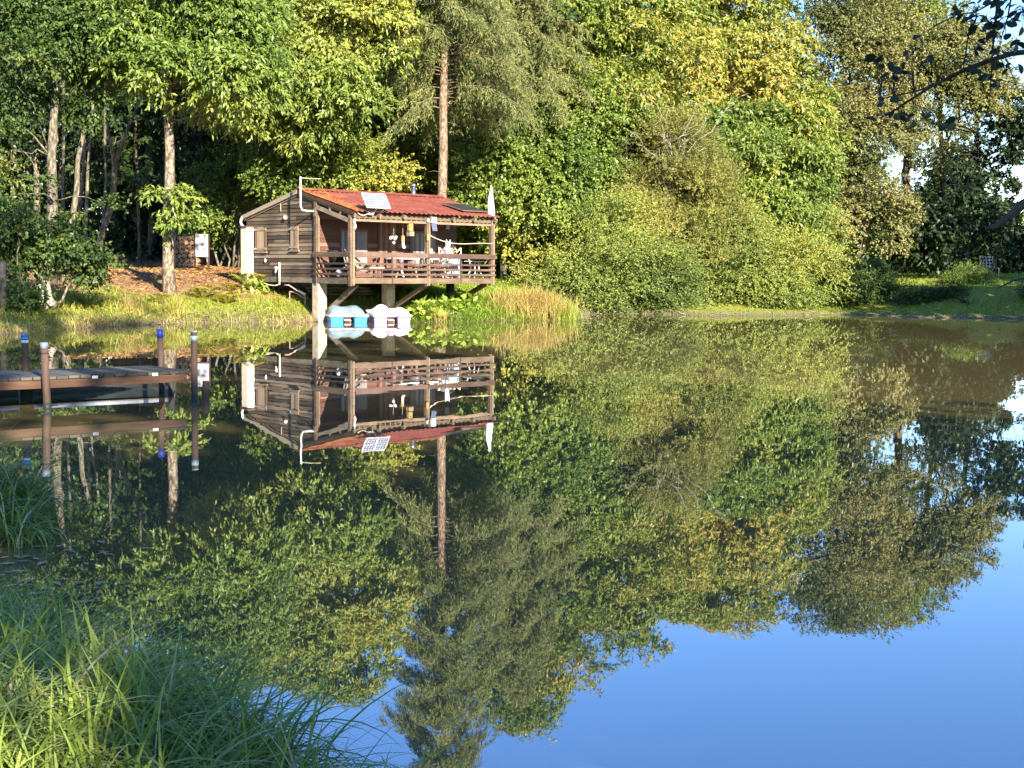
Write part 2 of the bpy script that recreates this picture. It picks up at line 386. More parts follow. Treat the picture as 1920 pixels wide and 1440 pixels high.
b = nd.new('ShaderNodeBump'); b.inputs['Strength'].default_value = .9; b.inputs['Distance'].default_value = .06
lk.new(n1.outputs[0], b.inputs['Height']); lk.new(b.outputs[0], bs.inputs['Normal'])
tag(mesh_obj('ground', V, Fq, m, None, True, {'g': GV, 'd': DV}), kind='structure')

# water: one still sheet, murky brown body under a mirror that gets weaker as one looks down into it
m, nd, lk, bs = mat_new('pond_water')
tc = nd.new('ShaderNodeTexCoord'); mp = nd.new('ShaderNodeMapping'); mp.inputs['Scale'].default_value = (1, .45, 1); lk.new(tc.outputs['Object'], mp.inputs[0])
n1 = nd.new('ShaderNodeTexNoise'); n1.inputs['Scale'].default_value = 1.1; n1.inputs['Detail'].default_value = 3; lk.new(mp.outputs[0], n1.inputs[0])
b = nd.new('ShaderNodeBump'); b.inputs['Strength'].default_value = .05; b.inputs['Distance'].default_value = .03; lk.new(n1.outputs[0], b.inputs['Height'])
df = nd.new('ShaderNodeBsdfDiffuse'); df.inputs[0].default_value = (.135, .108, .046, 1)
gl = nd.new('ShaderNodeBsdfGlossy'); gl.inputs['Roughness'].default_value = .010; gl.inputs[0].default_value = (.93, .95, 1.0, 1)
lk.new(b.outputs[0], gl.inputs['Normal'])
fr = nd.new('ShaderNodeFresnel'); fr.inputs[0].default_value = 1.33
fm = nd.new('ShaderNodeMapRange'); fm.inputs[1].default_value = 0.02; fm.inputs[2].default_value = .8; fm.inputs[3].default_value = .27; fm.inputs[4].default_value = .84
lk.new(fr.outputs[0], fm.inputs[0])
ms = nd.new('ShaderNodeMixShader'); lk.new(fm.outputs[0], ms.inputs[0]); lk.new(df.outputs[0], ms.inputs[1]); lk.new(gl.outputs[0], ms.inputs[2])
lk.new(ms.outputs[0], nd['Material Output'].inputs['Surface'])
wx = np.linspace(-30, 60, 10); wy = np.linspace(-5, 70, 10); X, Y = np.meshgrid(wx, wy)
I = np.arange(100).reshape(10, 10)
tag(mesh_obj('water', np.stack([X, Y, 0 * X], -1).reshape(-1, 3), np.stack([I[:-1, :-1], I[:-1, 1:], I[1:, 1:], I[1:, :-1]], -1).reshape(-1, 4), m), kind='structure')

# ------------------------------------------------------------------ leaves and trees
def leaf_quads(P, A, N, L, W, fold=.25, v=None):
    """diamond leaves: base P, axis A, normal N (all (n,3)), length L and width W (n,)"""
    A = norm(A); S = norm(np.cross(A, N)); N = np.cross(S, A)
    L = L[:, None]; W = W[:, None]
    mid = P + A * L * .45 
    V = np.stack([P, mid + S * W * .5 + N * W * fold, P + A * L - N * L * .08, mid - S * W * .5 + N * W * fold], 1).reshape(-1, 3)
    return V
KINDS = {  # leaf length, width, leaves per spray, spray length, droop
    'chestnut': dict(L=.19, W=.062, n=11, S=.5, droop=.75, up=.5),
    'broad': dict(L=.115, W=.075, n=12, S=.5, droop=.3, up=.8),
    'small': dict(L=.085, W=.042, n=18, S=.75, droop=.12, up=.5),
    'willow': dict(L=.095, W=.026, n=20, S=.75, droop=-.05, up=.4),
    'mass': dict(L=.26, W=.13, n=10, S=.7, droop=.4, up=.6),
    'big': dict(L=.22, W=.13, n=10, S=.6, droop=.4, up=.6),
}
def crown(lobes, ns, kind, rng, clump=1.1, gap=-.15, front=.3, tone=0.0, size=1.0, rough=.2, cl_amp=.22, bough=.62, per=20):
    """lobes: list of (centre, (rx, ry, rz)). Boughs are spread through the shells of the lobes and thinned by a noise;
    each bough carries a dome of leafy sprays, so light tops stand against dark gaps."""
    K = KINDS[kind]
    lob = np.array([list(c) + list(r) for c, r in lobes], float)
    area = (lob[:, 3] * lob[:, 4] + lob[:, 3] * lob[:, 5] + lob[:, 4] * lob[:, 5])
    nb = max(6, int(ns / per)); tot = nb * 3
    li = rng.choice(len(lob), tot, p=area / area.sum())
    d = norm(rng.normal(size=(tot, 3)))
    fl = (d[:, 1] > 0) & (rng.random(tot) < front); d[fl, 1] *= -1
    rad = 1 - np.abs(rng.normal(0, .2, tot)); rad = np.where(rng.random(tot) < .2, rng.uniform(.2, .9, tot), rad)
    c = lob[li, :3]; r = lob[li, 3:]
    P = c + d * r * (rad * (1 + rough * noise(d + c * .35, .42, 11)))[:, None]
    cn = noise(P, clump, 5) + .6 * noise(P, clump * .45, 6)
    idx = np.nonzero(cn > gap - .25 * rng.random(tot))[0][:nb]
    P = P[idx]; d = d[idx]; nb = len(P)
    # boughs: flattened domes, tipped outwards
    rb = bough * size * rng.uniform(.55, 1.35, nb) * np.minimum(1, lob[li[idx], 3:].min(1) / .9) ** .6
    q = norm(rng.normal(size=(nb, per, 3))); q[..., 2] = np.abs(q[..., 2]) * 1.0 - .25
    q = norm(q + d[:, None] * .55)
    sh = rng.uniform(.45, 1.0, (nb, per)) 
    Pn = P[:, None] + q * (rb[:, None] * sh)[..., None] * np.array([1.15, 1.15, .75])
    out = norm(q * .75 + d[:, None] * .3 + rng.normal(0, .38, (nb, per, 3)) + np.array([0, 0, -.12]))
    tb = rng.normal(0, 1, nb)
    P = Pn.reshape(-1, 3); out = out.reshape(-1, 3); tb = np.repeat(tb, per); n = len(P)
    k = K['n']; t = rng.uniform(0, 1, (n, k))
    sl = K['S'] * rng.uniform(.6, 1.3, n) * size
    side = norm(np.cross(out, rng.normal(size=(n, 3))))
    bend = np.array([0, 0, -1.0]) * K['droop'] * .5
    Q = P[:, None] + out[:, None] * (t * sl[:, None])[..., None] + bend * (t ** 2 * sl[:, None])[..., None]
    sgn = np.where(np.arange(k) % 2 == 0, 1, -1)[None, :, None]
    Ax = out[:, None] * .7 + side[:, None] * sgn * .75 + rng.normal(0, .35, (n, k, 3)) + np.array([0, 0, -K['droop']])
    Nn = np.array([0, -.25, K['up']]) + rng.normal(0, .5, (n, k, 3)) + out[:, None] * .45
    L = K['L'] * rng.uniform(.65, 1.2, (n, k)) * size; W = K['W'] * rng.uniform(.75, 1.2, (n, k)) * size
    V = leaf_quads(Q.reshape(-1, 3), Ax.reshape(-1, 3), Nn.reshape(-1, 3), L.ravel(), W.ravel())
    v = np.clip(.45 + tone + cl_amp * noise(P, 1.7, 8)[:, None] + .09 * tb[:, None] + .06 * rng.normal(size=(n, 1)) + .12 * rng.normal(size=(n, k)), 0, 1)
    return V, v.ravel()
def foliage(name, parts, mat, parent, off):
    V = np.concatenate([p[0] for p in parts]) - np.asarray(off); v = np.concatenate([p[1] for p in parts])
    return mesh_obj(name, V, np.arange(len(V)).reshape(-1, 4), mat, parent, False, {'v': v})
def trunk_curve(p0, p1, r0, r1, rng, wob=.06, n=9, lean=None):
    p0 = np.array(p0, float); p1 = np.array(p1, float); L = np.linalg.norm(p1 - p0)
    t = np.linspace(0, 1, n); P = p0 + (p1 - p0) * t[:, None]
    w_ = np.cumsum(rng.normal(0, wob * L / n, (n, 3)), 0); w_[0] = 0; w_[:, 2] *= .2
    P += w_
    r = r0 + (r1 - r0) * t; r[0] *= 1.3
    return P, r
def limb(mb, p0, p1, r0, rng, n=6, sag=.12):
    p0 = np.array(p0, float); p1 = np.array(p1, float); L = np.linalg.norm(p1 - p0)
    t = np.linspace(0, 1, n); P = p0 + (p1 - p0) * t[:, None]
    P[:, 2] += np.sin(t * PI) * L * sag
    P[1:-1] += rng.normal(0, .05 * L, (n - 2, 3))
    mb.tube(P, list(r0 * (1 - .85 * t)), 6)
    return P
def lobes_px(specs, D):
    """(px, py, rx, rz, dD) in picture pixels at distance D + dD -> lobes in metres"""
    out = []
    for s in specs:
        px, py, rx, rz = s[:4]; dd = s[4] if len(s) > 4 else 0; k = (D + dd) / F
        ry = s[5] if len(s) > 5 else min(rx, rz) * k * 1.0
        out.append((at(px, py, D + dd), (rx * k, ry, rz * k)))
    return out
TREES = []
def tree(name, label, cat, base, top, r0, specs, D, mat, kind, ns, bark='bark_grey', group=None, seed=1, wob=.05, limbs=16, lr=.45, jmin=3, lobes=None, part='crown', r1=None, size=1.0, **kw):
    rng = np.random.default_rng(seed)
    bx, by = base; bz = g1(bx, by) - .06
    root = thing(name, label, cat, (bx, by, bz), group=group)
    lb = lobes if lobes is not None else lobes_px(specs, D)
    mb = MB()
    P, r = trunk_curve((0, 0, -.1), np.array(top) - np.array((bx, by, bz)), r0, r1 or r0 * .25, rng, wob)
    mb.tube(P, list(r), 10)
    for i in range(limbs):
        c, rr_ = lb[i % len(lb)]
        e = np.array(c) + norm(rng.normal(size=3)) * np.array(rr_) * .8 - np.array((bx, by, bz))
        j = int(np.clip(rng.integers(jmin, len(P)), 0, len(P) - 1)); s = P[j] 
        if e[2] < s[2] - 1: s = P[max(jmin - 1, j - 3)]
        limb(mb, s, e, max(.02, r[j] * lr), rng)
    mb.build('trunk', M[bark], root, True)
    foliage(part, [crown(lb, ns, kind, rng, size=size, **kw)], M[mat], root, (bx, by, bz))
    TREES.append(root)
    return root
def bush(name, label, cat, specs, D, mat, kind, ns, group=None, seed=1, stems=7, bark='bark_grey', size=1.0, part='foliage', **kw):
    rng = np.random.default_rng(seed); lb = lobes_px(specs, D)
    c = np.mean([l[0] for l in lb], 0); bx, by = c[0], c[1]; bz = g1(bx, by) - .05
    root = thing(name, label, cat, (bx, by, bz), group=group)
    mb = MB()
    for i in range(stems):
        q, rr_ = lb[i % len(lb)]
        e = np.array(q) + norm(rng.normal(size=3)) * np.array(rr_) * .75 - np.array((bx, by, bz))
        s = np.array((rng.uniform(-.3, .3) + e[0] * .35, rng.uniform(-.3, .3), 0)); s[2] = g1(bx + s[0], by + s[1]) - bz - .05
        limb(mb, s, e, .05, rng, sag=.05)
    mb.build('stem', M[bark], root, True)
    foliage(part, [crown(lb, ns, kind, rng, size=size, **kw)], M[mat], root, (bx, by, bz))
    return root
def bp(px, D): return (at(px, 500, D)[0], D)
# ------------------------------------------------------------------ the cabin: u along the front, v to the back, z above the water
ANG = math.atan2(.694, .72); CO = Vector((-4.8, 42.3, 0)); RC = Matrix.Rotation(ANG, 3, 'Z')
def cw(u, v, z): return tuple(CO + RC @ Vector((u, v, z)))
cabin = thing('cabin', 'brown plank cabin on stilts with red sheet roof and covered porch over the water', 'cabin', tuple(CO), ANG)
FL = 1.36; RV, RZ = 2.62, 4.05
def zr(v): return RZ - (RV - v) * .25 if v < RV else RZ - (v - RV) * .24
rc = random.Random(4)
# gable wall: lapped planks cut along the roof
mb = MB(); z = 1.36; h = .118
def vr(z, lo, hi):   # range of v under the roof at height z
    a = max(lo, RV - (RZ - .10 - z) / .25); b_ = min(hi, RV + (RZ - .10 - z) / .24); return a, b_
while z < RZ - .18:
    a0, b0 = vr(z, 1.76, 5.5); z1 = min(z + h, RZ - .12); a1, b1 = vr(z1, 1.76, 5.5)
    if b1 - a1 > .05:
        cuts = [0, 1] if rc.random() < .5 else [0, rc.uniform(.25, .75), 1]
        for c0, c1 in zip(cuts[:-1], cuts[1:]):
            q = lambda a, b_, c: a + (b_ - a) * c
            va0, va1, vb0, vb1 = q(a0, b0, c0) + .002, q(a0, b0, c1) - .002, q(a1, b1, c0) + .002, q(a1, b1, c1) - .002
            V = [(-.034, va0, z - .006), (-.034, va1, z - .006), (-.012, vb1, z1), (-.012, vb0, z1), (.05, va0, z - .006), (.05, va1, z - .006), (.05, vb1, z1), (.05, vb0, z1)]
            mb.add(V, [(0, 3, 2, 1), (4, 5, 6, 7), (0, 1, 5, 4), (2, 3, 7, 6), (1, 2, 6, 5), (0, 4, 7, 3)], rc.random())
    z += h
tag(mb.build('wall', M['gable_wood'], cabin), 'weathered grey brown gable wall of lapped planks')
mb = MB(); z = FL
while z < 3.66:
    z1 = min(z + h, 3.70)
    for c0, c1 in (((0.05, 5.7),) if rc.random() < .5 else ((0.05, 2.6 + rc.random()), )):
        segs = [(c0, c1)] if c1 > 5 else [(c0, c1), (c1 + .004, 5.7)]
        for s0, s1 in segs:
            V = [(s0, 1.716, z - .005), (s1, 1.716, z - .005), (s1, 1.738, z1), (s0, 1.738, z1), (s0, 1.80, z - .005), (s1, 1.80, z - .005), (s1, 1.80, z1), (s0, 1.80, z1)]
            mb.add(V, [(0, 1, 2, 3), (4, 7, 6, 5), (0, 4, 5, 1), (2, 6, 7, 3), (1, 5, 6, 2), (0, 3, 7, 4)], rc.random())
    z += h
tag(mb.build('wall', M['red_wood'], cabin), 'red brown porch wall of planks')
mb = MB(); mb.prism([(1.8, 1.36), (5.45, 1.36), (5.45, zr(5.45) - .12), (RV, RZ - .12), (1.8, zr(1.8) - .12)], (5.64, 0, 0), (0, 1, 0), (0, 0, 1), (1, 0, 0), .06, .4); mb.b((.06, 5.45, 1.36), (5.7, 5.5, zr(5.5) - .12), .5); mb.build('wall', M['gable_wood'], cabin)
mb = MB(); mb.b((.06, 1.8, 1.30), (5.64, 5.44, 1.355)); mb.build('floor', M['old_wood'], cabin)
# sill and floor beams
mb = MB(); mb.b((-.03, 1.84, 1.18), (.10, 5.5, 1.35), .35); mb.b((5.6, 1.84, 1.18), (5.7, 5.5, 1.35), .4); mb.b((.1, 5.38, 1.18), (5.6, 5.48, 1.30), .4)
tag(mb.build('sill_beam', M['old_wood'], cabin, bevel=.006), None)
mb = MB(); mb.b((-.06, -.06, 1.18), (2.94, .02, 1.345), .55); mb.b((2.95, -.06, 1.18), (5.78, .02, 1.345), .42); mb.build('deck_beam', M['beam_wood'], cabin, bevel=.006)
mb = MB(); mb.b((-.06, .03, 1.17), (.03, 1.83, 1.335), .2); mb.b((5.70, .03, 1.18), (5.78, 1.83, 1.335), .3)
for k in range(1, 7): mb.b((.82 * k - .04, .03, 1.20), (.82 * k + .04, 5.35, 1.295), .3)
mb.build('joist', M['old_wood'], cabin)
mb = MB(); v = .03
while v < 1.70:
    mb.b((-.05, v, 1.335), (5.78, v + .115, 1.362), rc.random()); v += .122
mb.build('deck_floor', M['rail_wood'], cabin)
# pillars and struts
def pillar(u, v, w_, z0, mat, rnd=False):
    mb = MB()
    if rnd: mb.tube([(u, v, z0), (u + .01, v, .8), (u, v, 1.18)], [w_ / 2 * 1.05, w_ / 2, w_ / 2], 12)
    else: mb.b((u - w_ / 2, v - w_ / 2, z0), (u + w_ / 2, v + w_ / 2, 1.172))
    return mb.build('pillar', M[mat], cabin, rnd, bevel=0 if rnd else .02)
pillar(.10, 1.72, .33, -.3, 'concrete'); pillar(2.85, 1.78, .32, -.2, 'concrete'); tag(pillar(5.52, 1.82, .29, .2, 'bark_dark', True), 'dark round wooden pillar')
for a, b_ in (((.22, 1.52, .28), (.35, .18, 1.17)), ((2.98, 1.55, .45), (3.05, .1, 1.175)), ((5.62, 1.62, .55), (5.6, .18, 1.17))):
    mb = MB(); mb.bar(a, b_, .10, .15, .45); mb.build('strut', M['beam_wood'], cabin, bevel=.008)
# posts
for u, v, z0, z1, wd in ((0.0, -.0, 1.1, 3.24, .16), (2.96, .0, 1.1, 3.22, .13), (5.70, .0, 1.12, 3.22, .15), (-.02, 1.70, 1.12, 3.66, .13)):
    mb = MB(); e = .066
    mb.b((u - wd / 2, v - e, z0), (u - wd / 2 + wd * .42, v + e, z1), .42); mb.b((u + wd / 2 - wd * .42, v - e - .006, z0 + .02), (u + wd / 2, v + e - .006, z1 - .02), .75)
    mb.b((u - wd * .08, v - e + .02, z0 + .03), (u + wd * .08, v + e - .02, z1 - .03), .25)
    mb.build('post', M['beam_wood'], cabin, bevel=.006)
# railings: one board each
rails = ((1.965, 2.12, .03), (1.74, 1.80, .025), (1.58, 1.645, .025), (1.42, 1.49, .025))
for z0, z1, th in rails:
    for (u0, u1) in ((.10, 2.92), (2.93, 5.80)) if z1 > 2 else ((.10, 1.52), (1.525, 2.92), (2.93, 4.32), (4.325, 5.80)):
        mb = MB(); mb.b((u0, -.072 - th, z0), (u1, -.072, z1), rc.uniform(.2, .7)); mb.build('rail', M['rail_wood'], cabin, bevel=.004)
    mb = MB(); mb.b((-.10, -.06, z0 + .004), (-.10 + th, 1.80, z1 + .004), rc.uniform(.1, .5)); tag(mb.build('rail', M['gable_wood'], cabin, bevel=.004), None)
for u in (1.52, 4.32):
    mb = MB(); mb.b((u - .022, -.066, 1.19), (u + .022, -.02, 1.99), .3); mb.build('baluster', M['rail_wood'], cabin)
mb = MB(); mb.b((-.12, 1.60, 1.2), (-.104, 1.66, 2.05), .2); mb.build('baluster', M['rail_wood'], cabin)
# roof carpentry
mb = MB(); mb.b((.1, -.05, 3.03), (5.76, .05, 3.10), .75); mb.b((-.05, -.045, 3.13), (5.78, .045, 3.26), .4)
for k in range(28): mb.b((.25 + .2 * k - .012, -.07, 3.10), (.25 + .2 * k + .012, -.045, 3.15), .8)
mb.build('eave_beam', M['beam_wood'], cabin)
for i, u in enumerate((-.02, .95, 1.9, 2.96, 3.9, 4.8, 5.72)):
    mb = MB(); mb.bar((u, -.2, zr(-.2) - .14), (u, RV, RZ - .14), .07, .11, .4); mb.bar((u, 5.6, zr(5.6) - .14), (u, RV, RZ - .14), .07, .11, .4)
    mb.build('rafter', M['old_wood'], cabin)
mb = MB(); mb.bar((-.05, 1.72, 3.50), (-.05, .02, 3.04), .06, .12, .5); mb.bar((-.05, 1.0, 3.32), (-.05, .95, 3.60), .05, .06, .5); mb.bar((-.05, .55, 3.2), (-.05, .3, 3.42), .05, .06, .5)
mb.build('tie_beam', M['old_wood'], cabin)
# corrugated roof sheets
def sheet(v0, v1, name):
    n = 31 * 10; U = np.linspace(-.08, 5.84, n + 1); prof = .015 * np.clip(np.cos(np.arange(n + 1) * 2 * PI / 10) * 1.8, -1, 1)
    vs_ = np.linspace(v0, v1, 7); V = []
    for s in (0, -.006):
        for v in vs_:
            for u, p in zip(U, prof): V.append((u, v, zr(v) + p + s))
    m_ = n + 1; F_ = []
    k = len(vs_)
    for i in range(k - 1):
        for j in range(n):
            F_.append((i * m_ + j, i * m_ + j + 1, (i + 1) * m_ + j + 1, (i + 1) * m_ + j)); o = k * m_
            F_.append((o + i * m_ + j, o + (i + 1) * m_ + j, o + (i + 1) * m_ + j + 1, o + i * m_ + j + 1))
    for j in range(n):
        for i, r_ in ((0, 1), (k - 1, -1)): F_.append((i * m_ + j, o + i * m_ + j, o + i * m_ + j + 1, i * m_ + j + 1)[::r_])
    return mesh_obj(name, V, F_, M['roof'], cabin, False)
m, nd, lk, bs = mat_new('red_roof_sheet')
tc = nd.new('ShaderNodeTexCoord'); n1 = nd.new('ShaderNodeTexNoise'); n1.inputs['Scale'].default_value = 2.2; n1.inputs['Detail'].default_value = 8; n1.inputs['Roughness'].default_value = .7; lk.new(tc.outputs['Object'], n1.inputs[0])
n2 = nd.new('ShaderNodeTexNoise'); n2.inputs['Scale'].default_value = 9; n2.inputs['Detail'].default_value = 6; lk.new(tc.outputs['Object'], n2.inputs[0])
rd = ramp(nd, [(.3, (.13, .035, .026)), (.5, (.205, .056, .04)), (.72, (.29, .105, .075))]); lk.new(n1.outputs[0], rd.inputs[0])
li = ramp(nd, [(.3, (.20, .06, .025)), (.55, (.33, .13, .04)), (.75, (.42, .24, .08))]); lk.new(n2.outputs[0], li.inputs[0])
sx = nd.new('ShaderNodeSeparateXYZ'); lk.new(tc.outputs['Object'], sx.inputs[0])
ma = nd.new('ShaderNodeMapRange'); ma.inputs[1].default_value = .1; ma.inputs[2].default_value = 2.2; ma.inputs[3].default_value = .29; ma.inputs[4].default_value = -.12; lk.new(sx.outputs[0], ma.inputs[0])
ad = nd.new('ShaderNodeMath'); ad.operation = 'ADD'; lk.new(n1.outputs[0], ad.inputs[0]); lk.new(ma.outputs[0], ad.inputs[1])
st = ramp(nd, [(.62, (0, 0, 0)), (.78, (1, 1, 1))]); lk.new(ad.outputs[0], st.inputs[0])
mx = nd.new('ShaderNodeMixRGB'); lk.new(st.outputs[0], mx.inputs[0]); lk.new(rd.outputs[0], mx.inputs[1]); lk.new(li.outputs[0], mx.inputs[2]); lk.new(mx.outputs[0], bs.inputs['Base Color'])
bs.inputs['Roughness'].default_value = .5; bs.inputs['Specular IOR Level'].default_value = .35
M['roof'] = m
sheet(-.26, RV - .01, 'roof'); sheet(RV + .01, 5.64, 'roof')
mb = MB(); mb.prism([(-.16, -.02), (0, .045), (.16, -.025), (.16, -.018), (0, .055), (-.16, -.012)], (-.09, RV, RZ + .012), (0, 1, 0), (0, 0, 1), (1, 0, 0), 5.95); mb.build('ridge_cap', M['roof'], cabin)
mb = MB(); mb.bar((-.09, RV + .02, RZ - .07), (-.09, 5.64, zr(5.64) - .07), .025, .13, .9); mb.build('bargeboard', M['old_wood'], cabin)
mb = MB(); mb.bar((-.09, RV - .02, RZ - .075), (-.09, -.25, zr(-.25) - .075), .025, .10, .3); mb.build('bargeboard', M['fascia_wood'], cabin)
# shutters of the gable wall
def shutter(v0, v1, z0, z1, mat='shutter_wood'):
    mb = MB(); n = 5; d = (v1 - v0) / n
    for k in range(n): mb.b((-.062, v0 + d * k + .003, z0), (-.036, v0 + d * (k + 1) - .003, z1), rc.random())
    o = mb.build('shutter', M[mat], cabin); 
    for za in (z0 + .04, z1 - .11): mb = MB(); mb.b((-.078, v0 - .01, za), (-.0625, v1 + .01, za + .07), .7); mb.build('batten', M[mat], o)
    for za in (z0 + .06, z1 - .09): mb = MB(); mb.b((-.085, v1 - .03, za), (-.0785, v1 + .03, za + .03)); mb.build('hinge', M['steel'], o)
    mb = MB(); mb.b((-.09, v0 - .05, z0 - .06), (-.036, v1 + .05, z0 - .012), .9); mb.build('sill', M['beam_wood'], o)
shutter(2.62, 3.02, 2.20, 2.92); shutter(4.36, 4.98, 2.16, 2.92)
# porch windows with closed grey shutters
for u0, u1 in ((.92, 1.9), (3.72, 4.74)):
    mb = MB(); mb.b((u0 - .05, 1.69, 2.80), (u1 + .05, 1.716, 2.86), .7); mb.b((u0 - .05, 1.69, 1.70), (u0, 1.715, 2.798), .5); mb.b((u1, 1.69, 1.70), (u1 + .05, 1.715, 2.798), .5); wd = mb.build('window', M['red_wood'], cabin)
    for a, b_ in ((u0, (u0 + u1) / 2 - .004), ((u0 + u1) / 2 + .004, u1)):
        mb = MB(); n = 5; d = (b_ - a) / n
        for k in range(n): mb.b((a + d * k + .003, 1.675, 1.71), (a + d * (k + 1) - .003, 1.70, 2.79), rc.random())
        mb.build('shutter', M['grey_shutter'], wd)
mb = MB(); mb.b((2.35, 1.69, 1.37), (2.43, 1.716, 3.3), .1); mb.b((3.10, 1.69, 1.37), (3.18, 1.716, 3.3), .1); mb.b((2.43, 1.69, 3.22), (3.10, 1.716, 3.3), .1); dr = mb.build('door', M['red_wood'], cabin)
mb = MB()
for k in range(6): mb.b((2.43 + .1117 * k + .002, 1.70, 1.38), (2.43 + .1117 * (k + 1) - .002, 1.7155, 3.215), rc.random())
mb.build('panel', M['red_wood'], dr); mb = MB(); mb.tube([(3.02, 1.695, 2.3), (3.02, 1.65, 2.3), (2.92, 1.65, 2.3)], .012, 6); mb.build('handle', M['steel'], dr)
# cabinet against the back corner of the gable
mb = MB(); mb.b((-.31, 5.08, 1.42), (-.05, 5.42, 2.92)); o = mb.build('cabinet', M['cream'], cabin, bevel=.01); mb = MB(); mb.b((-.35, 5.04, 2.925), (-.03, 5.46, 2.97)); mb.build('cabinet_lid', M['fascia_wood'], o)
mb = MB(); mb.b((-.30, 5.062, 1.45), (-.06, 5.077, 2.9)); mb.build('cabinet_door', M['white'], o); mb = MB(); mb.tube([(-.1, 5.055, 2.1), (-.1, 5.03, 2.1), (-.1, 5.03, 2.25), (-.1, 5.055, 2.25)], .008, 5); mb.build('handle', M['steel'], o)
mb = MB(); mb.b((-.27, 5.12, .95), (-.09, 5.38, 1.418)); mb.build('cabinet_base', M['concrete'], o)
# small things fixed to the gable
mb = MB(); mb.ball((-.08, 3.28, 3.2), (.05, .075, .075)); mb.tube([(-.03, 3.28, 3.2), (-.08, 3.28, 3.2)], .05, 10); mb.build('wall_lamp', M['white'], cabin, True)
mb = MB(); mb.ball((-.05, 4.42, 1.86), (.03, .045, .07)); mb.build('socket_box', M['white'], cabin, True)
mb = MB(); mb.ball((-.07, 3.78, 1.62), (.06, .06, .06)); mb.tube([(-.035, 3.78, 1.56), (-.09, 3.78, 1.55), (-.1, 3.78, 1.47)], .025, 8); mb.build('water_tap', M['cream'], cabin, True)
mb = MB(); mb.tube([(-.075, 3.6, 1.10), (-.075, 3.6, 1.80)], .03, 10); mb.build('waste_pipe', M['white'], cabin, True)
mb = MB(); mb.b((-.06, 3.55, 3.4), (-.037, 3.58, 3.86), .8); mb.build('batten', M['old_wood'], cabin)
mb = MB(); mb.tube([(-.1, 5.69, 3.22), (-.1, 5.74, 3.1), (-.1, 5.68, 3.0), (-.1, 5.60, 2.97), (-.1, 5.55, 2.9), (-.1, 5.53, 2.6), (-.1, 5.53, 1.2)], .04, 8); mb.build('downpipe', M['white'], cabin, True)
mb = MB(); mb.tube([(-.1, 5.69, 3.24), (5.85, 5.69, 3.22)], .06, 10); mb.build('gutter', M['white'], cabin, True)
mb = MB(); mb.tube([(-.18, 5.04, 1.5), (-.19, 4.8, 1.3), (-.18, 4.4, 1.16), (-.14, 4.1, 1.09), (-.09, 3.8, 1.07), (-.075, 3.62, 1.12)], .016, 6); mb.build('hose', M['cream'], cabin, True)
# antenna, chimney, panels, floodlight
mb = MB(); mb.tube([(-.08, 1.72, 3.36), (-.22, 1.84, 3.36), (-.36, 1.96, 3.38), (-.40, 2.0, 3.5), (-.40, 2.0, 3.9), (-.40, 2.0, 4.40)], .026, 8)
o = mb.build('antenna_mast', M['white'], cabin, True); mb = MB(); mb.tube([(-.40, 2.0, 4.36), (-.15, 1.75, 4.34), (.02, 1.55, 4.33)], .008, 5); mb.build('antenna_arm', M['cream'], o)
mb = MB(); mb.b((-.11, 1.66, 3.2), (-.085, 1.76, 3.46)); mb.build('bracket', M['beam_wood'], o)
mb = MB(); mb.tube([(5.4, 3.6, 3.7), (5.4, 3.6, 4.42)], .085, 14); o = mb.build('chimney_pipe', M['steel'], cabin, True); mb = MB(); mb.tube([(5.4, 3.6, 4.425), (5.4, 3.6, 4.47), (5.4, 3.6, 4.55)], [.10, .10, .05], 14); mb.build('chimney_cap', M['steel'], o, True)
def tilt_panel(u0, u1, lo, hi, name, nx_, nz_, cell, gap):
    """panel between lower edge lo=(v,z) and upper edge hi"""
    a = Vector((0, hi[0] - lo[0], hi[1] - lo[1])); L = a.length; a.normalize(); nrm = Vector((1, 0, 0)).cross(a); R = Matrix((Vector((1, 0, 0)), a, nrm)).transposed(); c = Vector(((u0 + u1) / 2, (lo[0] + hi[0]) / 2, (lo[1] + hi[1]) / 2))
    mb = MB(); mb.box(c, (u1 - u0, L, .03), R); o = mb.build(name, M['white'] if cell == 'cell' else M['beam_wood'], cabin)
    mb = MB(); du = (u1 - u0 - .04) / nx_; dz = (L - .04) / nz_
    for i in range(nx_):
        for j in range(nz_):
            mb.box(c + R @ Vector((u0 - (u0 + u1) / 2 + .02 + du * (i + .5), -L / 2 + .02 + dz * (j + .5), .0185)), (du - gap, dz - gap, .006), R)
    mb.build('solar_cell', M[cell], o); return o
for u0, u1 in ((.26, .70), (.71, 1.15)): sp = tilt_panel(u0, u1, (-.42, 3.42), (-.14, 3.86), 'solar_panel', 4, 6, 'cell', .014)
mb = MB(); mb.bar((.7, -.33, 3.42), (.75, -.02, 3.2), .03, .03); mb.bar((1.0, -.33, 3.42), (.98, -.1, 3.3), .03, .03); mb.bar((.7, -.15, 3.78), (.72, -.05, 3.42), .03, .03); mb.build('bracket', M['white'], cabin)
mb = MB(); mb.b((.52, -.18, 3.22), (.70, -.08, 3.34)); mb.build('junction_box', M['grey_sheet'], cabin, bevel=.01)
mb = MB(); mb.tube([(.52, -.13, 3.26), (.35, -.14, 3.2), (.2, -.12, 3.24), (.12, -.1, 3.3)], .012, 5); mb.build('cable', M['white'], cabin, True)
tag(tilt_panel(4.55, 5.6, (.12, zr(.12) + .075), (1.15, zr(1.15) + .075), 'roof_panel', 1, 1, 'dark_panel', .01), 'flat dark panel lying on the right of the roof')
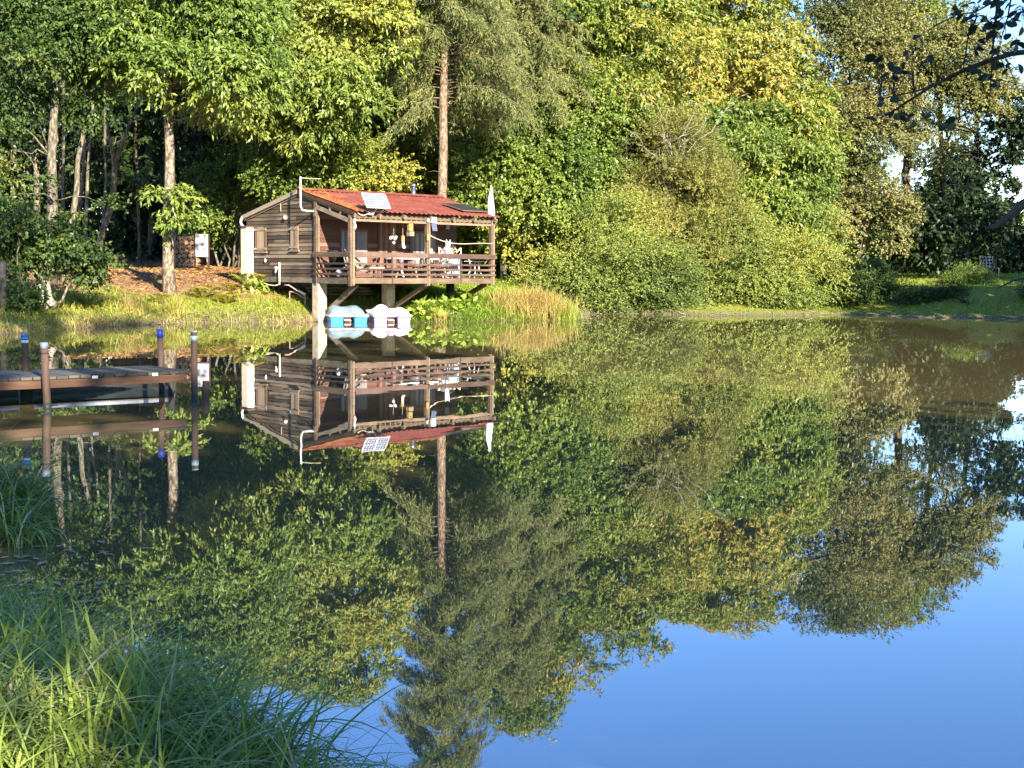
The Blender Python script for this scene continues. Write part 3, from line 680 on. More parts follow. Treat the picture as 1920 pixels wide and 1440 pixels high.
mb = MB(); mb.b((2.98, -.20, 3.06), (3.18, -.10, 3.24)); o = mb.build('floodlight', M['white'], cabin, bevel=.01); mb = MB(); mb.box((3.08, -.19, 2.93), (.2, .012, .24), Matrix.Rotation(-.25, 3, 'X')); mb.build('solar_cell', M['cell'], o); mb = MB(); mb.b((2.98, -.1, 3.12), (3.06, -.075, 3.18)); mb.build('bracket', M['white'], o)
mb = MB(); mb.b((2.85, -.13, 3.08), (2.94, -.08, 3.2)); mb.build('sensor', M['grey_sheet'], cabin)
mb = MB(); mb.b((2.86, -.12, 2.52), (2.93, -.08, 2.72)); mb.build('nest_box', M['yellow_wood'], cabin)
mb = MB(); mb.b((5.2, 1.67, 2.95), (5.36, 1.712, 3.2)); mb.build('meter_box', M['grey_sheet'], cabin)
mb = MB(); mb.tube([(0.06, -.1, 3.1), (0.03, -.11, 3.0), (.07, -.12, 2.86), (.04, -.1, 2.78)], .03, 7); mb.build('cable', M['white'], cabin, True)

def T(name, label, cat, u, v, z, group=None, rz=0): return thing(name, label, cat, cw(u, v, z), ANG + rz, group)
# parasol, line, cloth, hangings
t = T('parasol', 'furled white parasol rising above the right porch corner', 'parasol', 5.76, .12, FL)
mb = MB(); mb.tube([(0, 0, 0), (0, 0, 3.0)], .02, 8); mb.build('pole', M['white'], t, True)
mb = MB(); P = []
for k in range(10): P.append((.012 * math.sin(k), .01 * math.cos(k * 2), 1.96 + k * .115))
mb.tube(P, [.10, .125, .115, .12, .105, .095, .075, .06, .04, .012], 9); mb.build('canopy', M['cloth'], t, True)
t = T('clothesline', 'pale clothesline sagging between the two right porch posts', 'clothesline', 2.96, -.09, 2.68); mb = MB(); mb.tube([(2.78 * f, 0, -.03 * f * 4 - .26 * math.sin(f * PI) * (1 - f) - (.10 * f)) for f in np.linspace(0, 1, 12)], .012, 5); mb.build('line', M['rope'], t, True)
t = T('hanging_cloth', 'white cloth pegged on the clothesline', 'cloth', 3.72, -.10, 2.48); mb = MB()
mb.add([(x, .012 * math.sin(i * 1.9 + k), z_) for k, z_ in enumerate((.02, -.1, -.22, -.34)) for i, x in enumerate(np.linspace(-.08, .09, 7) * (1 - .06 * k))], [(k * 7 + i, k * 7 + i + 1, (k + 1) * 7 + i + 1, (k + 1) * 7 + i) for k in range(3) for i in range(6)])
o = mb.build('cloth', M['cloth'], t, True); s_ = o.modifiers.new('thick', 'SOLIDIFY'); s_.thickness = .008
for x in (-.07, .08): mb = MB(); mb.b((x, -.015, .01), (x + .02, .015, .08)); mb.build('peg', M['white'], t)
t = T('bird_feeder', 'yellow wooden bird feeder hanging under the middle of the porch eave', 'bird feeder', 2.28, .02, 2.78); mb = MB(); mb.b((-.075, -.06, .02), (.075, .06, .26)); mb.build('box', M['yellow_wood'], t, bevel=.008)
mb = MB(); mb.bar((-.1, 0, .265), (.1, 0, .265), .16, .02); mb.build('roof', M['beam_wood'], t); mb = MB(); mb.ball((0, -.062, .17), (.02, .006, .02)); mb.build('entrance_hole', M['dark'], t); mb = MB(); mb.b((-.09, -.09, -.14), (.09, .06, -.0)); mb.build('tray', M['old_wood'], t)
t = T('wind_chime', 'cluster of small white bells hanging in the porch', 'wind chime', 1.86, .3, 2.55); mb = MB()
for x, y, z_ in ((-.13, 0, .02), (-.05, .03, .04), (.03, -.02, .0), (.1, .02, .05), (0, 0, -.12)): mb.ball((x, y, z_), (.045, .045, .05), 8, 6)
mb.build('bell', M['white'], t, True); mb = MB(); mb.tube([(0, 0, .04), (0, 0, .45)], .004, 4); mb.build('string', M['rope'], t)
t = T('hanging_ornament', 'orange and white hanging ornament on the porch wall', 'ornament', 2.18, .25, 2.35); mb = MB(); mb.b((-.05, -.02, .12), (.05, .02, .30)); mb.build('plaque', M['yellow_wood'], t); mb = MB(); mb.ball((.01, 0, .04), (.05, .03, .10)); mb.ball((.05, 0, -.05), (.06, .03, .05)); mb.build('shell', M['white'], t, True); mb = MB(); mb.tube([(0, 0, .3), (0, 0, .72)], .004, 4); mb.build('string', M['rope'], t)
# furniture on the deck
t = T('folding_table', 'long white folding table on crossed legs behind the railing', 'table', 2.2, .75, FL)
mb = MB(); mb.b((0, -.32, .57), (1.9, .32, .61)); mb.build('tabletop', M['white'], t, bevel=.01)
for x in (.12, .42, 1.45, 1.75):
    mb = MB(); s = 1 if x in (.12, 1.45) else -1
    mb.bar((x, -.28 * s, .56), (x + .22 * s, .28 * s, 0.0), .05, .05); mb.build('leg', M['white'] if x < 1 else M['beam_wood'], t)
t = T('bench', 'brown wooden bench in front of the white table', 'bench', 2.5, .32, FL)
mb = MB(); mb.b((0, -.13, .34), (1.6, .13, .375), .3); mb.build('seat', M['rail_wood'], t)
for x in (.2, 1.4):
    for s in (-1, 1): mb = MB(); mb.bar((x, .03 * s, .34), (x, .14 * s, 0), .05, .05, .9); mb.build('leg', M['beam_wood'], t)
def chair(label, u, v, rz, mat, slats=True):
    t = T('garden_chair', label, 'chair', u, v, FL, 'white chairs on the porch', rz)
    mb = MB(); mb.b((-.22, -.22, .40), (.22, .22, .44)); mb.build('seat', M[mat], t, bevel=.01)
    mb = MB(); 
    for x in (-.20, .17): mb.b((x, .20, .44), (x + .03, .235, .93))
    mb.b((-.2, .2, .88), (.2, .235, .93))
    for k in range(5): mb.b((-.15 + .07 * k - .015, .207, .48), (-.15 + .07 * k + .015, .226, .885))
    mb.build('backrest', M[mat], t)
    for sx_ in (-.2, .2):
        for sy in (-.2, .2): mb = MB(); mb.tube([(sx_, sy, .40), (sx_ * 1.08, sy * 1.08, 0)], .018, 6); mb.build('leg', M[mat], t)
        mb = MB(); mb.tube([(sx_ * 1.1, .2, .66), (sx_ * 1.15, -.15, .64), (sx_ * 1.12, -.2, .42)], .016, 6); mb.build('armrest', M[mat], t)
    return t
chair('white slatted chair at the right end of the white table', 4.22, 1.15, .2, 'white_plastic'); chair('white slatted chair at the table facing sideways beside the grey box', 4.35, .5, 1.4, 'white_plastic')
t = T('storage_box', 'pale grey storage box standing on the porch', 'box', 4.72, .85, FL); mb = MB(); mb.b((-.24, -.2, .04), (.24, .2, .60)); mb.build('body', M['grey_sheet'], t, bevel=.02); mb = MB(); mb.b((-.255, -.215, .602), (.255, .215, .65)); mb.build('lid', M['white'], t, bevel=.01)
t = T('garden_bench', 'ornate cream iron bench with arched lattice back at the right of the porch', 'bench', 5.12, 1.25, FL)
mb = MB(); W = .48
for s in (-1, 1):
    mb.tube([(s * W, .1, .4), (s * W, .14, 1.0)], .016, 6); mb.tube([(s * W, .14, 1.0), (s * W * .8, .14, .92), (s * W * .55, .14, .86)], .014, 6)
mb.tube([(-.3 + .6 * f, .14, .88 + .24 * math.sin(f * PI)) for f in np.linspace(0, 1, 13)], .016, 6)
for f in np.linspace(-1, 1, 9): mb.tube([(f * .06, .14, .80), (f * .29, .14, .88 + .24 * math.cos(f * PI / 2))], .008, 5)
for x in (-.12, -.04, .04, .12): mb.tube([(x, .12, .42), (x, .14, .82)], .011, 5)
for s in (-1, 1):
    for k in range(3): mb.tube([(s * (W - .02), .14, .95 - .14 * k), (s * .27, .14, .80 - .12 * k)], .008, 5)
mb.tube([(-W, .14, .7), (W, .14, .7)], .011, 6); mb.build('backrest', M['cream'], t, True)
mb = MB()
for k in range(7): mb.b((-W, -.32 + .062 * k, .40), (W, -.32 + .062 * k + .04, .42))
mb.build('seat', M['cream'], t)
for s in (-1, 1):
    for y in (-.3, .1): mb = MB(); mb.tube([(s * W, y, .4), (s * (W + .03), y * 1.05, .2), (s * W, y, 0)], .017, 6); mb.build('leg', M['cream'], t, True)
    mb = MB(); mb.tube([(s * W, .12, .68), (s * W, -.2, .66), (s * W, -.3, .55), (s * W, -.3, .4)], .015, 6); mb.build('armrest', M['cream'], t, True)
t = T('side_table', 'small white side table with spread legs by the right porch post', 'table', 5.42, .5, FL); mb = MB(); mb.b((-.24, -.28, .52), (.24, .28, .55)); mb.build('tabletop', M['white'], t, bevel=.012)
for s in (-1, 1):
    for y in (-1, 1): mb = MB(); mb.tube([(s * .06, y * .08, .52), (s * .1, y * .1, .25), (s * .2, y * .2, 0)], .017, 6); mb.build('leg', M['white'], t, True)
def deckchair(label, u, v, rz, sc_):
    t = T('deck_chair', label, 'chair', u, v, FL, 'wooden deck chairs at the left of the porch', rz)
    for s in (-.26, .26): mb = MB(); mb.bar((s, -.5, .02), (s, .35, .85), .035, .05, .5); mb.build('frame', M['shutter_wood'], t); mb = MB(); mb.bar((s * .88, .4, .02), (s * .88, -.45, .42), .035, .05, .4); mb.build('leg', M['rail_wood'], t)
    mb = MB(); P = [(-.38, .34), (-.25, .20), (-.05, .22), (.15, .5), (.33, .82)]
    mb.add([(x, a, b_) for a, b_ in P for x in (-.235, .235)], [(2 * i, 2 * i + 1, 2 * i + 3, 2 * i + 2) for i in range(4)]); o = mb.build('seat', M[sc_], t, True); s_ = o.modifiers.new('thick', 'SOLIDIFY'); s_.thickness = .012
deckchair('dark wooden deck chair nearest the gable corner of the porch', .42, 1.2, 2.2, 'dark'); deckchair('wooden deck chair with pale canvas beside the front corner post', .55, .45, 1.1, 'cream')
t = T('lounger', 'low lounger with pale cushion stretched behind the front corner post', 'lounger', 1.05, .75, FL); mb = MB(); mb.b((-.6, -.25, .27), (.65, .25, .34)); mb.build('cushion', M['cream'], t, bevel=.02); mb = MB(); mb.b((-.62, -.27, .235), (.67, .27, .268)); mb.build('frame', M['rail_wood'], t)
for x in (-.5, .55):
    for y in (-.2, .2): mb = MB(); mb.bar((x, y, .235), (x, y, 0), .04, .04); mb.build('leg', M['rail_wood'], t)
t = T('ball', 'small blue and white ball on the porch floor', 'ball', .2, .85, FL); mb = MB(); mb.ball((0, 0, .12), .12, 14, 9); mb.build('ball', M['white_plastic'], t, True); mb = MB(); mb.tube([(-.02, -.012, .12), (.03, .02, .12)], .1215, 16); mb.build('stripe', M['boat_blue'], t)
# beneath the cabin
t = T('plank_stack', 'grey planks stacked in the dark under the cabin', 'planks', 2.0, 3.4, .78)
for k in range(3): mb = MB(); mb.b((-1.1 + .1 * k, -.3 + .25 * k, .0 + .09 * k), (1.2 + .15 * k, -.05 + .25 * k, .06 + .09 * k), .3 * k); mb.build('plank', M['old_wood'], t)
x, y = bp(548, 44.6); z = g1(x, y); t = thing('hand_cart', 'old cart with bent pinkish handles lying under the gable end', 'cart', (x, y, z))
mb = MB(); mb.tube([(-.25, 0, .55), (-.1, -.05, .55), (.1, -.05, .42), (.42, 0, .2)], .02, 6); mb.tube([(-.1, .1, .35), (.05, .1, .33), (.42, .1, .12)], .02, 6); mb.build('handle', M['rust_metal'], t, True)
mb = MB(); mb.bar((.15, -.02, .40), (.42, 0, .26), .09, .07); mb.build('grip', M['white'], t, bevel=.02); mb = MB(); mb.tube([(.4, -.05, .24), (.41, -.05, -.08)], .014, 5); mb.tube([(-.1, .1, .35), (-.1, .1, -.08)], .014, 5); mb.build('leg', M['rust_metal'], t)

# ------------------------------------------------------------------ pedal boats under the porch
def pedal_hull(t, hull, top):
    L, Wd = 2.1, 1.12
    for s, nm in ((-1, 'float'), (1, 'float')):
        mb = MB(); x0, x1 = (-Wd / 2, -.16) if s < 0 else (.16, Wd / 2); V = []
        for y, k, zb in ((0, 1, -.1), (.08, 1, -.12), (L * .75, 1, -.12), (L, .35, .1)):
            c = (x0 + x1) / 2; h_ = (x1 - x0) / 2
            V += [(c - h_ * k * .9, y + (.06 if y == 0 else 0), zb), (c + h_ * k * .9, y + (.06 if y == 0 else 0), zb), (c + h_ * k, y, .20), (c - h_ * k, y, .20)]
        Fs = [(0, 1, 2, 3)]
        for i in range(3):
            for j in range(4): Fs.append((i * 4 + j, (i + 1) * 4 + j, (i + 1) * 4 + (j + 1) % 4, i * 4 + (j + 1) % 4))
        Fs.append((15, 14, 13, 12)); mb.add(V, Fs); mb.build('float', M[hull], t, bevel=.015)
    mb = MB(); prof = []
    prof = [(-Wd / 2 - .04, -.05), (-.2, -.05), (-.16, .12), (.16, .12), (.2, -.05), (Wd / 2 + .04, -.05), (Wd / 2 + .04, L * .72), (Wd / 2 - .2, L + .05), (-Wd / 2 + .2, L + .05), (-Wd / 2 - .04, L * .72)]
    mb.prism(prof, (0, 0, .205), (1, 0, 0), (0, 1, 0), (0, 0, 1), .10); mb.build('deck', M[top], t, bevel=.03)
    mb = MB(); mb.prism([(1.1, .30), (1.6, .36), (2.2, .47), (2.2, .40), (1.6, .28), (1.1, .24)], (-Wd / 2 + .02, 0, 0), (0, 1, 0), (0, 0, 1), (1, 0, 0), Wd - .04); mb.build('prow', M[top], t, bevel=.02)
    mb = MB(); mb.b((-.15, .5, -.1), (.15, L * .7, .2)); mb.build('keel', M['fascia_wood'], t)
    mb = MB(); mb.b((-.10, .30, -.05), (.10, .32, .19)); mb.b((-.10, .2, .06), (.10, .42, .08)); mb.build('paddle', M['rust_metal'], t)
t = thing('pedal_boat', 'blue hulled pedal boat covered with a crumpled blue grey tarpaulin', 'boat', (-4.93, 42.85, 0), .27, 'pedal boats moored under the porch')
t.scale = (1, 1, .78); pedal_hull(t, 'boat_blue', 'white_plastic')
n = 34; xs = np.linspace(-.58, .54, n); ys = np.linspace(.10, 1.98, n); X, Y = np.meshgrid(xs, ys)
P3 = np.stack([X, Y, 0 * X], -1)
base = .225 * np.clip(1 - np.abs((X + .02) / .56) ** 8, 0, 1) * np.clip(1 - np.abs((Y - 1.04) / .94) ** 8, 0, 1)
hump = .05 * np.exp(-((X + .3) / .14) ** 2) + .045 * np.exp(-((X - .26) / .13) ** 2) + .05 * np.exp(-((Y - .6) / .2) ** 2)
zz = .322 + base + (hump + .035 * noise(P3, .22, 50) + .018 * noise(P3, .09, 51)) * (base > .1)
Xd = X * (1 + .04 * noise(P3, .2, 52)); I = np.arange(n * n).reshape(n, n)
o = mesh_obj('tarpaulin', np.stack([Xd, Y, zz], -1).reshape(-1, 3), np.stack([I[:-1, :-1], I[:-1, 1:], I[1:, 1:], I[1:, :-1]], -1).reshape(-1, 4), M['tarp'], t, True)
t = thing('pedal_boat', 'white topped pedal boat with lilac hull and lilac middle console', 'boat', (-3.64, 43.1, 0), .25, 'pedal boats moored under the porch')
t.scale = (1, 1, .8); pedal_hull(t, 'lilac', 'white_plastic')
for x in (-.34, .36):
    mb = MB(); mb.ball((x, .45, .30), (.24, .26, .22), 16, 12); mb.ball((x, .85, .34), (.22, .16, .22), 14, 10); mb.build('seat', M['white_plastic'], t, True)
mb = MB(); mb.ball((.0, .30, .36), (.15, .2, .16), 14, 10); o = mb.build('console', M['lilac'], t, True)
mb = MB(); mb.ball((-.05, .115, .36), .018, 8, 6); mb.ball((.05, .115, .36), .018, 8, 6); mb.build('knob', M['dark'], o)
mb = MB(); mb.ball((-.15, 1.3, .40), (.24, .3, .26), 14, 10); mb.build('bow_box', M['white_plastic'], t, True)
mb = MB(); mb.tube([(.1, 2.1, .5), (.2, 2.3, .35), (.3, 2.6, .7)], .012, 5); mb.build('mooring_rope', M['rope'], t, True)

# ------------------------------------------------------------------ jetty with its piles, rowing boat, mooring stump
JA = math.atan2(.64, .77); JO = Vector((-3.92, 17.22, 0))       # the far, near-side corner beside the front pile
jet = thing('jetty', 'low dark plank jetty on round brown piles at the left', 'jetty', tuple(JO), JA)
JL, JW, JZ = 9.0, 1.12, .36
mb = MB(); x = 0; rj = random.Random(2)
while x < JL:
    w_ = .135; mb.box((-x - w_ / 2, JW / 2 + rj.uniform(-.012, .012), JZ - .02 + rj.uniform(-.003, .003)), (w_ - .010, JW + rj.uniform(.02, .06), .032), None, rj.random()); x += w_ + .004
mb.build('deck', M['jetty_wood'], jet)
for y in (-.02, JW):
    mb = MB(); mb.b((-JL, y, JZ - .135), (-.05, y + .045, JZ - .042), .4); mb.build('fascia', M['fascia_wood'], jet)
mb = MB()
for k in range(9): mb.b((-.4 - k, .03, JZ - .125), (-.34 - k, JW, JZ - .05), .3)
mb.build('joist', M['jetty_wood'], jet)
for x in (-1.25, -.50): mb = MB(); mb.bar((x, -.026, JZ - .03), (x + .07, -.026, JZ - .03), .006, .032); mb.build('reflector', M['white'], jet)
def pile(wx, wy, zt, r, lean, bands, zb=-.6):
    inv = RJ.transposed(); a = inv @ (Vector((wx, wy, zt)) - JO); b_ = inv @ (Vector((wx + lean, wy, zb)) - JO)
    mb = MB(); mb.tube([b_, b_.lerp(a, .5), a.lerp(b_, .01), a], [r * 1.06, r, r, r * .9], 14); o = mb.build('pile', M['pile_wood'], jet, True)
    k0 = (a.z + .04) / (a.z - b_.z); k1 = (a.z - .07) / (a.z - b_.z)
    mb = MB(); mb.tube([a.lerp(b_, k1), a.lerp(b_, k0)], r * 1.08, 14); mb.build('wet_band', M['hull_dark'], o, True)
    for z0, z1, mt in bands:
        d = (b_ - a).normalized(); mb = MB(); mb.tube([a + d * z0, a + d * z1], r * 1.04, 14); mb.build('band', M[mt], o, True)
RJ = Matrix.Rotation(JA, 3, 'Z')
pile(-5.27, 15.96, .74, .043, .05, ((-.012, .06, 'pale_band'), (.062, .12, 'pile_wood')))
pile(-3.845, 17.14, .835, .040, .0, ((-.012, .01, 'pale_band'), (.05, .11, 'pale_band')))
pile(-4.48, 18.04, .81, .038, .03, ((-.012, .10, 'blue_band'),))
pile(-5.83, 16.95, .81, .042, .05, ((-.012, .04, 'pale_band'), (.045, .085, 'boat_blue'), (.087, .12, 'white')))
mb = MB(); a = RJ.transposed() @ (Vector((-5.75, 16.75, .2)) - JO); mb.tube([a + Vector((0, 0, -.8)), a], .085, 12); mb.build('pile', M['hull_dark'], jet, True)
a = RJ.transposed() @ (Vector((-4.32, 17.95, .2)) - JO); mb = MB(); mb.tube([a + Vector((0, 0, -.8)), a], .04, 12); mb.build('pile', M['hull_dark'], jet, True)
p = at(384, 745, 17.6); t = thing('mooring_stump', 'short dark stump standing in the water past the jetty end', 'stump', (p[0], p[1], 0)); mb = MB(); mb.tube([(.0, 0, -.5), (.01, 0, .05), (.02, 0, .2)], [.05, .047, .045], 10); mb.build('stump', M['pile_wood'], t, True)
# rowing boat moored behind the jetty
t = thing('rowing_boat', 'dark rowing boat with pale gunwale moored behind the jetty', 'boat', (-6.1, 18.2, 0), math.atan2(.62, .78) + .05)
st_ = np.linspace(-2.3, 1.9, 15); V = []; Fs = []; GW = []
for x in st_:
    f = (x + 2.3) / 4.2; hw = .58 * (1 - f ** 3.2) ** .8 * (.75 + .25 * min(1, f * 3)) + .004; zt = .12 + .07 * f ** 3; zk = -.14 + .18 * max(0, f - .8) / .2 * .8
    V += [(x, -hw, zt), (x, -hw * .82, zk + .02), (x, 0, zk - .04), (x, hw * .82, zk + .02), (x, hw, zt)]; GW.append((x, hw, zt))
for i in range(14):
    for j in range(4): Fs.append((i * 5 + j, i * 5 + j + 1, (i + 1) * 5 + j + 1, (i + 1) * 5 + j))
Fs.append((0, 4, 3, 2, 1)); mb = MB(); mb.add(V, Fs); o = mb.build('hull', M['hull_dark'], t, True); s_ = o.modifiers.new('thick', 'SOLIDIFY'); s_.thickness = .03
for s in (-1, 1): mb = MB(); mb.tube([(a, b_ * s * 1.02, c + .005) for a, b_, c in GW], .035, 6); mb.build('gunwale', M['hull_pale'], t, True)
for x in (-1.5, -.3): mb = MB(); mb.b((x, -.5, .07), (x + .25, .5, .095)); mb.build('thwart', M['jetty_wood'], t)

# ------------------------------------------------------------------ small things on the banks
x, y = bp(378, 54); z = g1(x, y); zt = at(378, 439, 54)[2]; t = thing('notice_board', 'grey sheet board on brown posts in the shade by the log pile', 'board', (x, y, z)); hh = max(.9, zt - z)
mb = MB(); mb.b((-.23, -.02, hh - .86), (.25, .0, hh)); mb.build('board', M['grey_sheet'], t, bevel=.008)
for s in (-.25, .27): mb = MB(); mb.b((s - .03, .005, -.1), (s + .03, .06, hh + .03), .2); mb.build('post', M['fascia_wood'], t)
x, y = bp(350, 54.3); z = g1(x, y); t = thing('log_pile', 'stack of split logs beside the grey board', 'logs', (x, y, z)); rl = random.Random(6)
for r_ in range(7):
    for k in range(5):
        mb = MB(); c = Vector((-.42 + .2 * k + .08 * (r_ % 2), 0, .1 + .165 * r_)); mb.tube([c + Vector((0, -.25 + rl.uniform(-.04, .04), 0)), c + Vector((0, .3, 0))], rl.uniform(.085, .105), 7); mb.build('log', M['log_end'], t)
x, y = bp(80, 38.3); z = g1(x, y); t = thing('tree_stump', 'pale sunlit stump under the dark hazel at the far left', 'stump', (x, y, z)); mb = MB(); mb.tube([(.1, 0, -.1), (.02, 0, .2), (0, 0, .5), (-.02, .05, .68)], [.3, .22, .2, .16], 9); mb.build('stump', M['stone'], t, True); mb = MB(); mb.tube([(-.05, -.1, .15), (-.2, -.2, .3), (-.38, -.25, .34)], [.1, .08, .03], 7); mb.build('root', M['stone'], t, True)
x, y = bp(4, 36.3); z = max(0, g1(x, y)); t = thing('bank_post', 'grey post at the water on the left picture edge', 'post', (x, y, z)); mb = MB(); mb.tube([(0, 0, -.4), (0, 0, .9), (.02, 0, 1.25)], [.10, .095, .08], 8); mb.build('post', M['old_wood'], t, True)
# white iron chair and stakes on the right field
x, y = bp(1856, 70.3); z = g1(x, y); t = thing('field_chair', 'white lattice iron chair alone on the right field', 'chair', (x, y, z), .5); K = 1.15
mb = MB()
for k in range(5): mb.tube([((-.36 + .18 * k) * K, .2, .42), ((-.40 + .2 * k) * K, .28, 1.0)], .02, 5)
for k in range(4): mb.tube([(-.4 * K, .2 + .02 * k, .5 + .15 * k), (.4 * K, .2 + .02 * k, .5 + .15 * k)], .016, 5)
mb.build('backrest', M['white'], t)
mb = MB()
for k in range(5): mb.b((-.42, -.25 + .1 * k, .40), (.42, -.2 + .1 * k, .42))
mb.build('seat', M['white'], t)
for a in (-.38, .38):
    for b_ in (-.22, .2): mb = MB(); mb.tube([(a, b_, .4), (a * 1.05, b_, -.1)], .02, 5); mb.build('leg', M['white'], t)
for px, h_, lab in ((1862, 1.0, 'shorter pale stake just right of the white field chair'), (1867, 1.15, 'taller pale stake right of the white field chair')):
    x, y = bp(px, 69.6); z = g1(x, y); t = thing('wooden_stake', lab, 'stake', (x, y, z), 0, 'stakes beside the field chair'); mb = MB(); mb.tube([(0, 0, -.2), (.01, 0, h_ * .6), (.0, 0, h_)], [.035, .032, .024], 7); mb.build('stake', M['beam_wood'], t, True)
# ------------------------------------------------------------------ the trees seen across the pond
# left: beech with shaded low sprays over the bank
tree('beech_tree', 'tall grey trunked beech with low shaded sprays at the left edge of the pond', 'tree', bp(92, 43), at(112, -120, 43), .19,
     [(40, 60, 110, 60), (120, 20, 120, 50), (10, 170, 75, 35), (160, 190, 50, 25, 1), (0, 260, 80, 35, -1), (20, 330, 65, 25, -1.5), (10, 400, 80, 40, -2.5), (170, 395, 60, 20, -1), (180, 60, 70, 60), (20, 110, 80, 25, -1.5)], 43, 'l_beech', 'broad', 3300, 'bark_grey', seed=11, gap=.22, bough=.5, lr=.25, rough=.3, limbs=14)
tree('beech_tree', 'thinner beech leaning right beside the tall grey beech', 'tree', bp(118, 44), at(175, 60, 44.5), .12,
     [(190, 60, 80, 60), (160, 110, 70, 30), (230, 30, 70, 40)], 44.3, 'l_chestnut', 'chestnut', 1300, 'bark_grey', seed=12, limbs=5)
bush('hazel_bush', 'dark green hazel bush hanging over the water at the far left', 'bush', [(10, 440, 90, 55), (100, 465, 80, 26, .6), (0, 530, 45, 45, -.8), (175, 500, 45, 14, .8), (20, 580, 40, 25, -1.0)], 37.8, 'l_beech', 'broad', 1900, seed=13, gap=.22, tone=.12, rough=.3, bough=.45)
# left chestnut with the pale trunk and the sprout
t = tree('chestnut_tree', 'chestnut with pale mottled trunk and fresh leafy sprouts halfway up', 'tree', bp(318, 43.8), at(322, 110, 44.2), .19,
     [(330, 40, 110, 90), (400, 90, 90, 60, -1), (310, 150, 90, 50, -1), (250, 30, 70, 60), (440, 20, 90, 70), (370, 190, 70, 40, -1.2), (440, 150, 60, 50, -1), (330, -60, 140, 80), (395, 210, 50, 30, -1)], 43.8, 'l_chestnut', 'chestnut', 5200, 'bark_pale', seed=14, wob=.03, r1=.12, gap=.05, limbs=12, tone=-.02, lr=.28, jmin=7)
off = np.array(t.location)
rg = np.random.default_rng(3)
foliage('sprout', [crown(lobes_px([(350, 385, 36, 18, -.3), (340, 420, 26, 14, -.3), (300, 385, 14, 26, -.3), (335, 335, 12, 20, -.3)], 43.6), 170, 'chestnut', rg, gap=-1, tone=-.05, bough=.4)], M['l_green'], t, off)
# big bright chestnut behind the cabin
tree('chestnut_tree', 'large bright yellow green chestnut drooping over the cabin ridge', 'tree', bp(555, 54), at(560, -60, 54), .3,
     [(520, 30, 130, 80), (620, 60, 120, 70, -1), (680, 110, 60, 55, -1), (560, 140, 110, 55, -1.2), (470, 120, 80, 60, -.5), (640, 190, 90, 35, -1.2), (700, 40, 50, 60, -.5), (450, 200, 70, 40, -.6), (600, -80, 130, 70, .5), (640, -110, 70, 50, .5), (560, 230, 80, 30, -.6), (500, -20, 140, 70)], 51, 'l_bright', 'chestnut', 8600, 'bark_pale', seed=15, gap=-.02, limbs=12, tone=.04)
tree('chestnut_tree', 'dark crowned chestnut filling the gap left of the fir trunk', 'tree', bp(700, 60), at(700, 30, 60), .25,
     [(740, 230, 90, 60), (680, 270, 80, 60), (760, 140, 60, 60, 1), (620, 260, 80, 40, 1), (730, 310, 80, 40)], 58, 'l_green', 'broad', 4200, seed=16, size=1.25)
bush('elder_bush', 'pale green elder bush right behind the cabin roof ridge', 'bush', [(640, 325, 75, 35), (700, 340, 60, 28), (590, 350, 50, 25), (660, 290, 50, 25, 1)], 53, 'l_green', 'broad', 1900, seed=17, tone=.18)
bush('elder_bush', 'yellow tinged bush between the chestnut and the cabin gable', 'bush', [(530, 320, 45, 50), (510, 260, 45, 60, 1), (560, 270, 45, 50, 1.2), (480, 340, 45, 45, 2)], 53, 'l_chestnut', 'broad', 1900, seed=18, tone=.05)
bush('holly_bush', 'dark glossy bush in the shade left of the cabin', 'bush', [(430, 330, 60, 60), (400, 400, 50, 50), (450, 250, 60, 50), (440, 420, 30, 40, -1)], 56, 'l_green', 'broad', 2300, seed=19, tone=-.15, gap=.0)
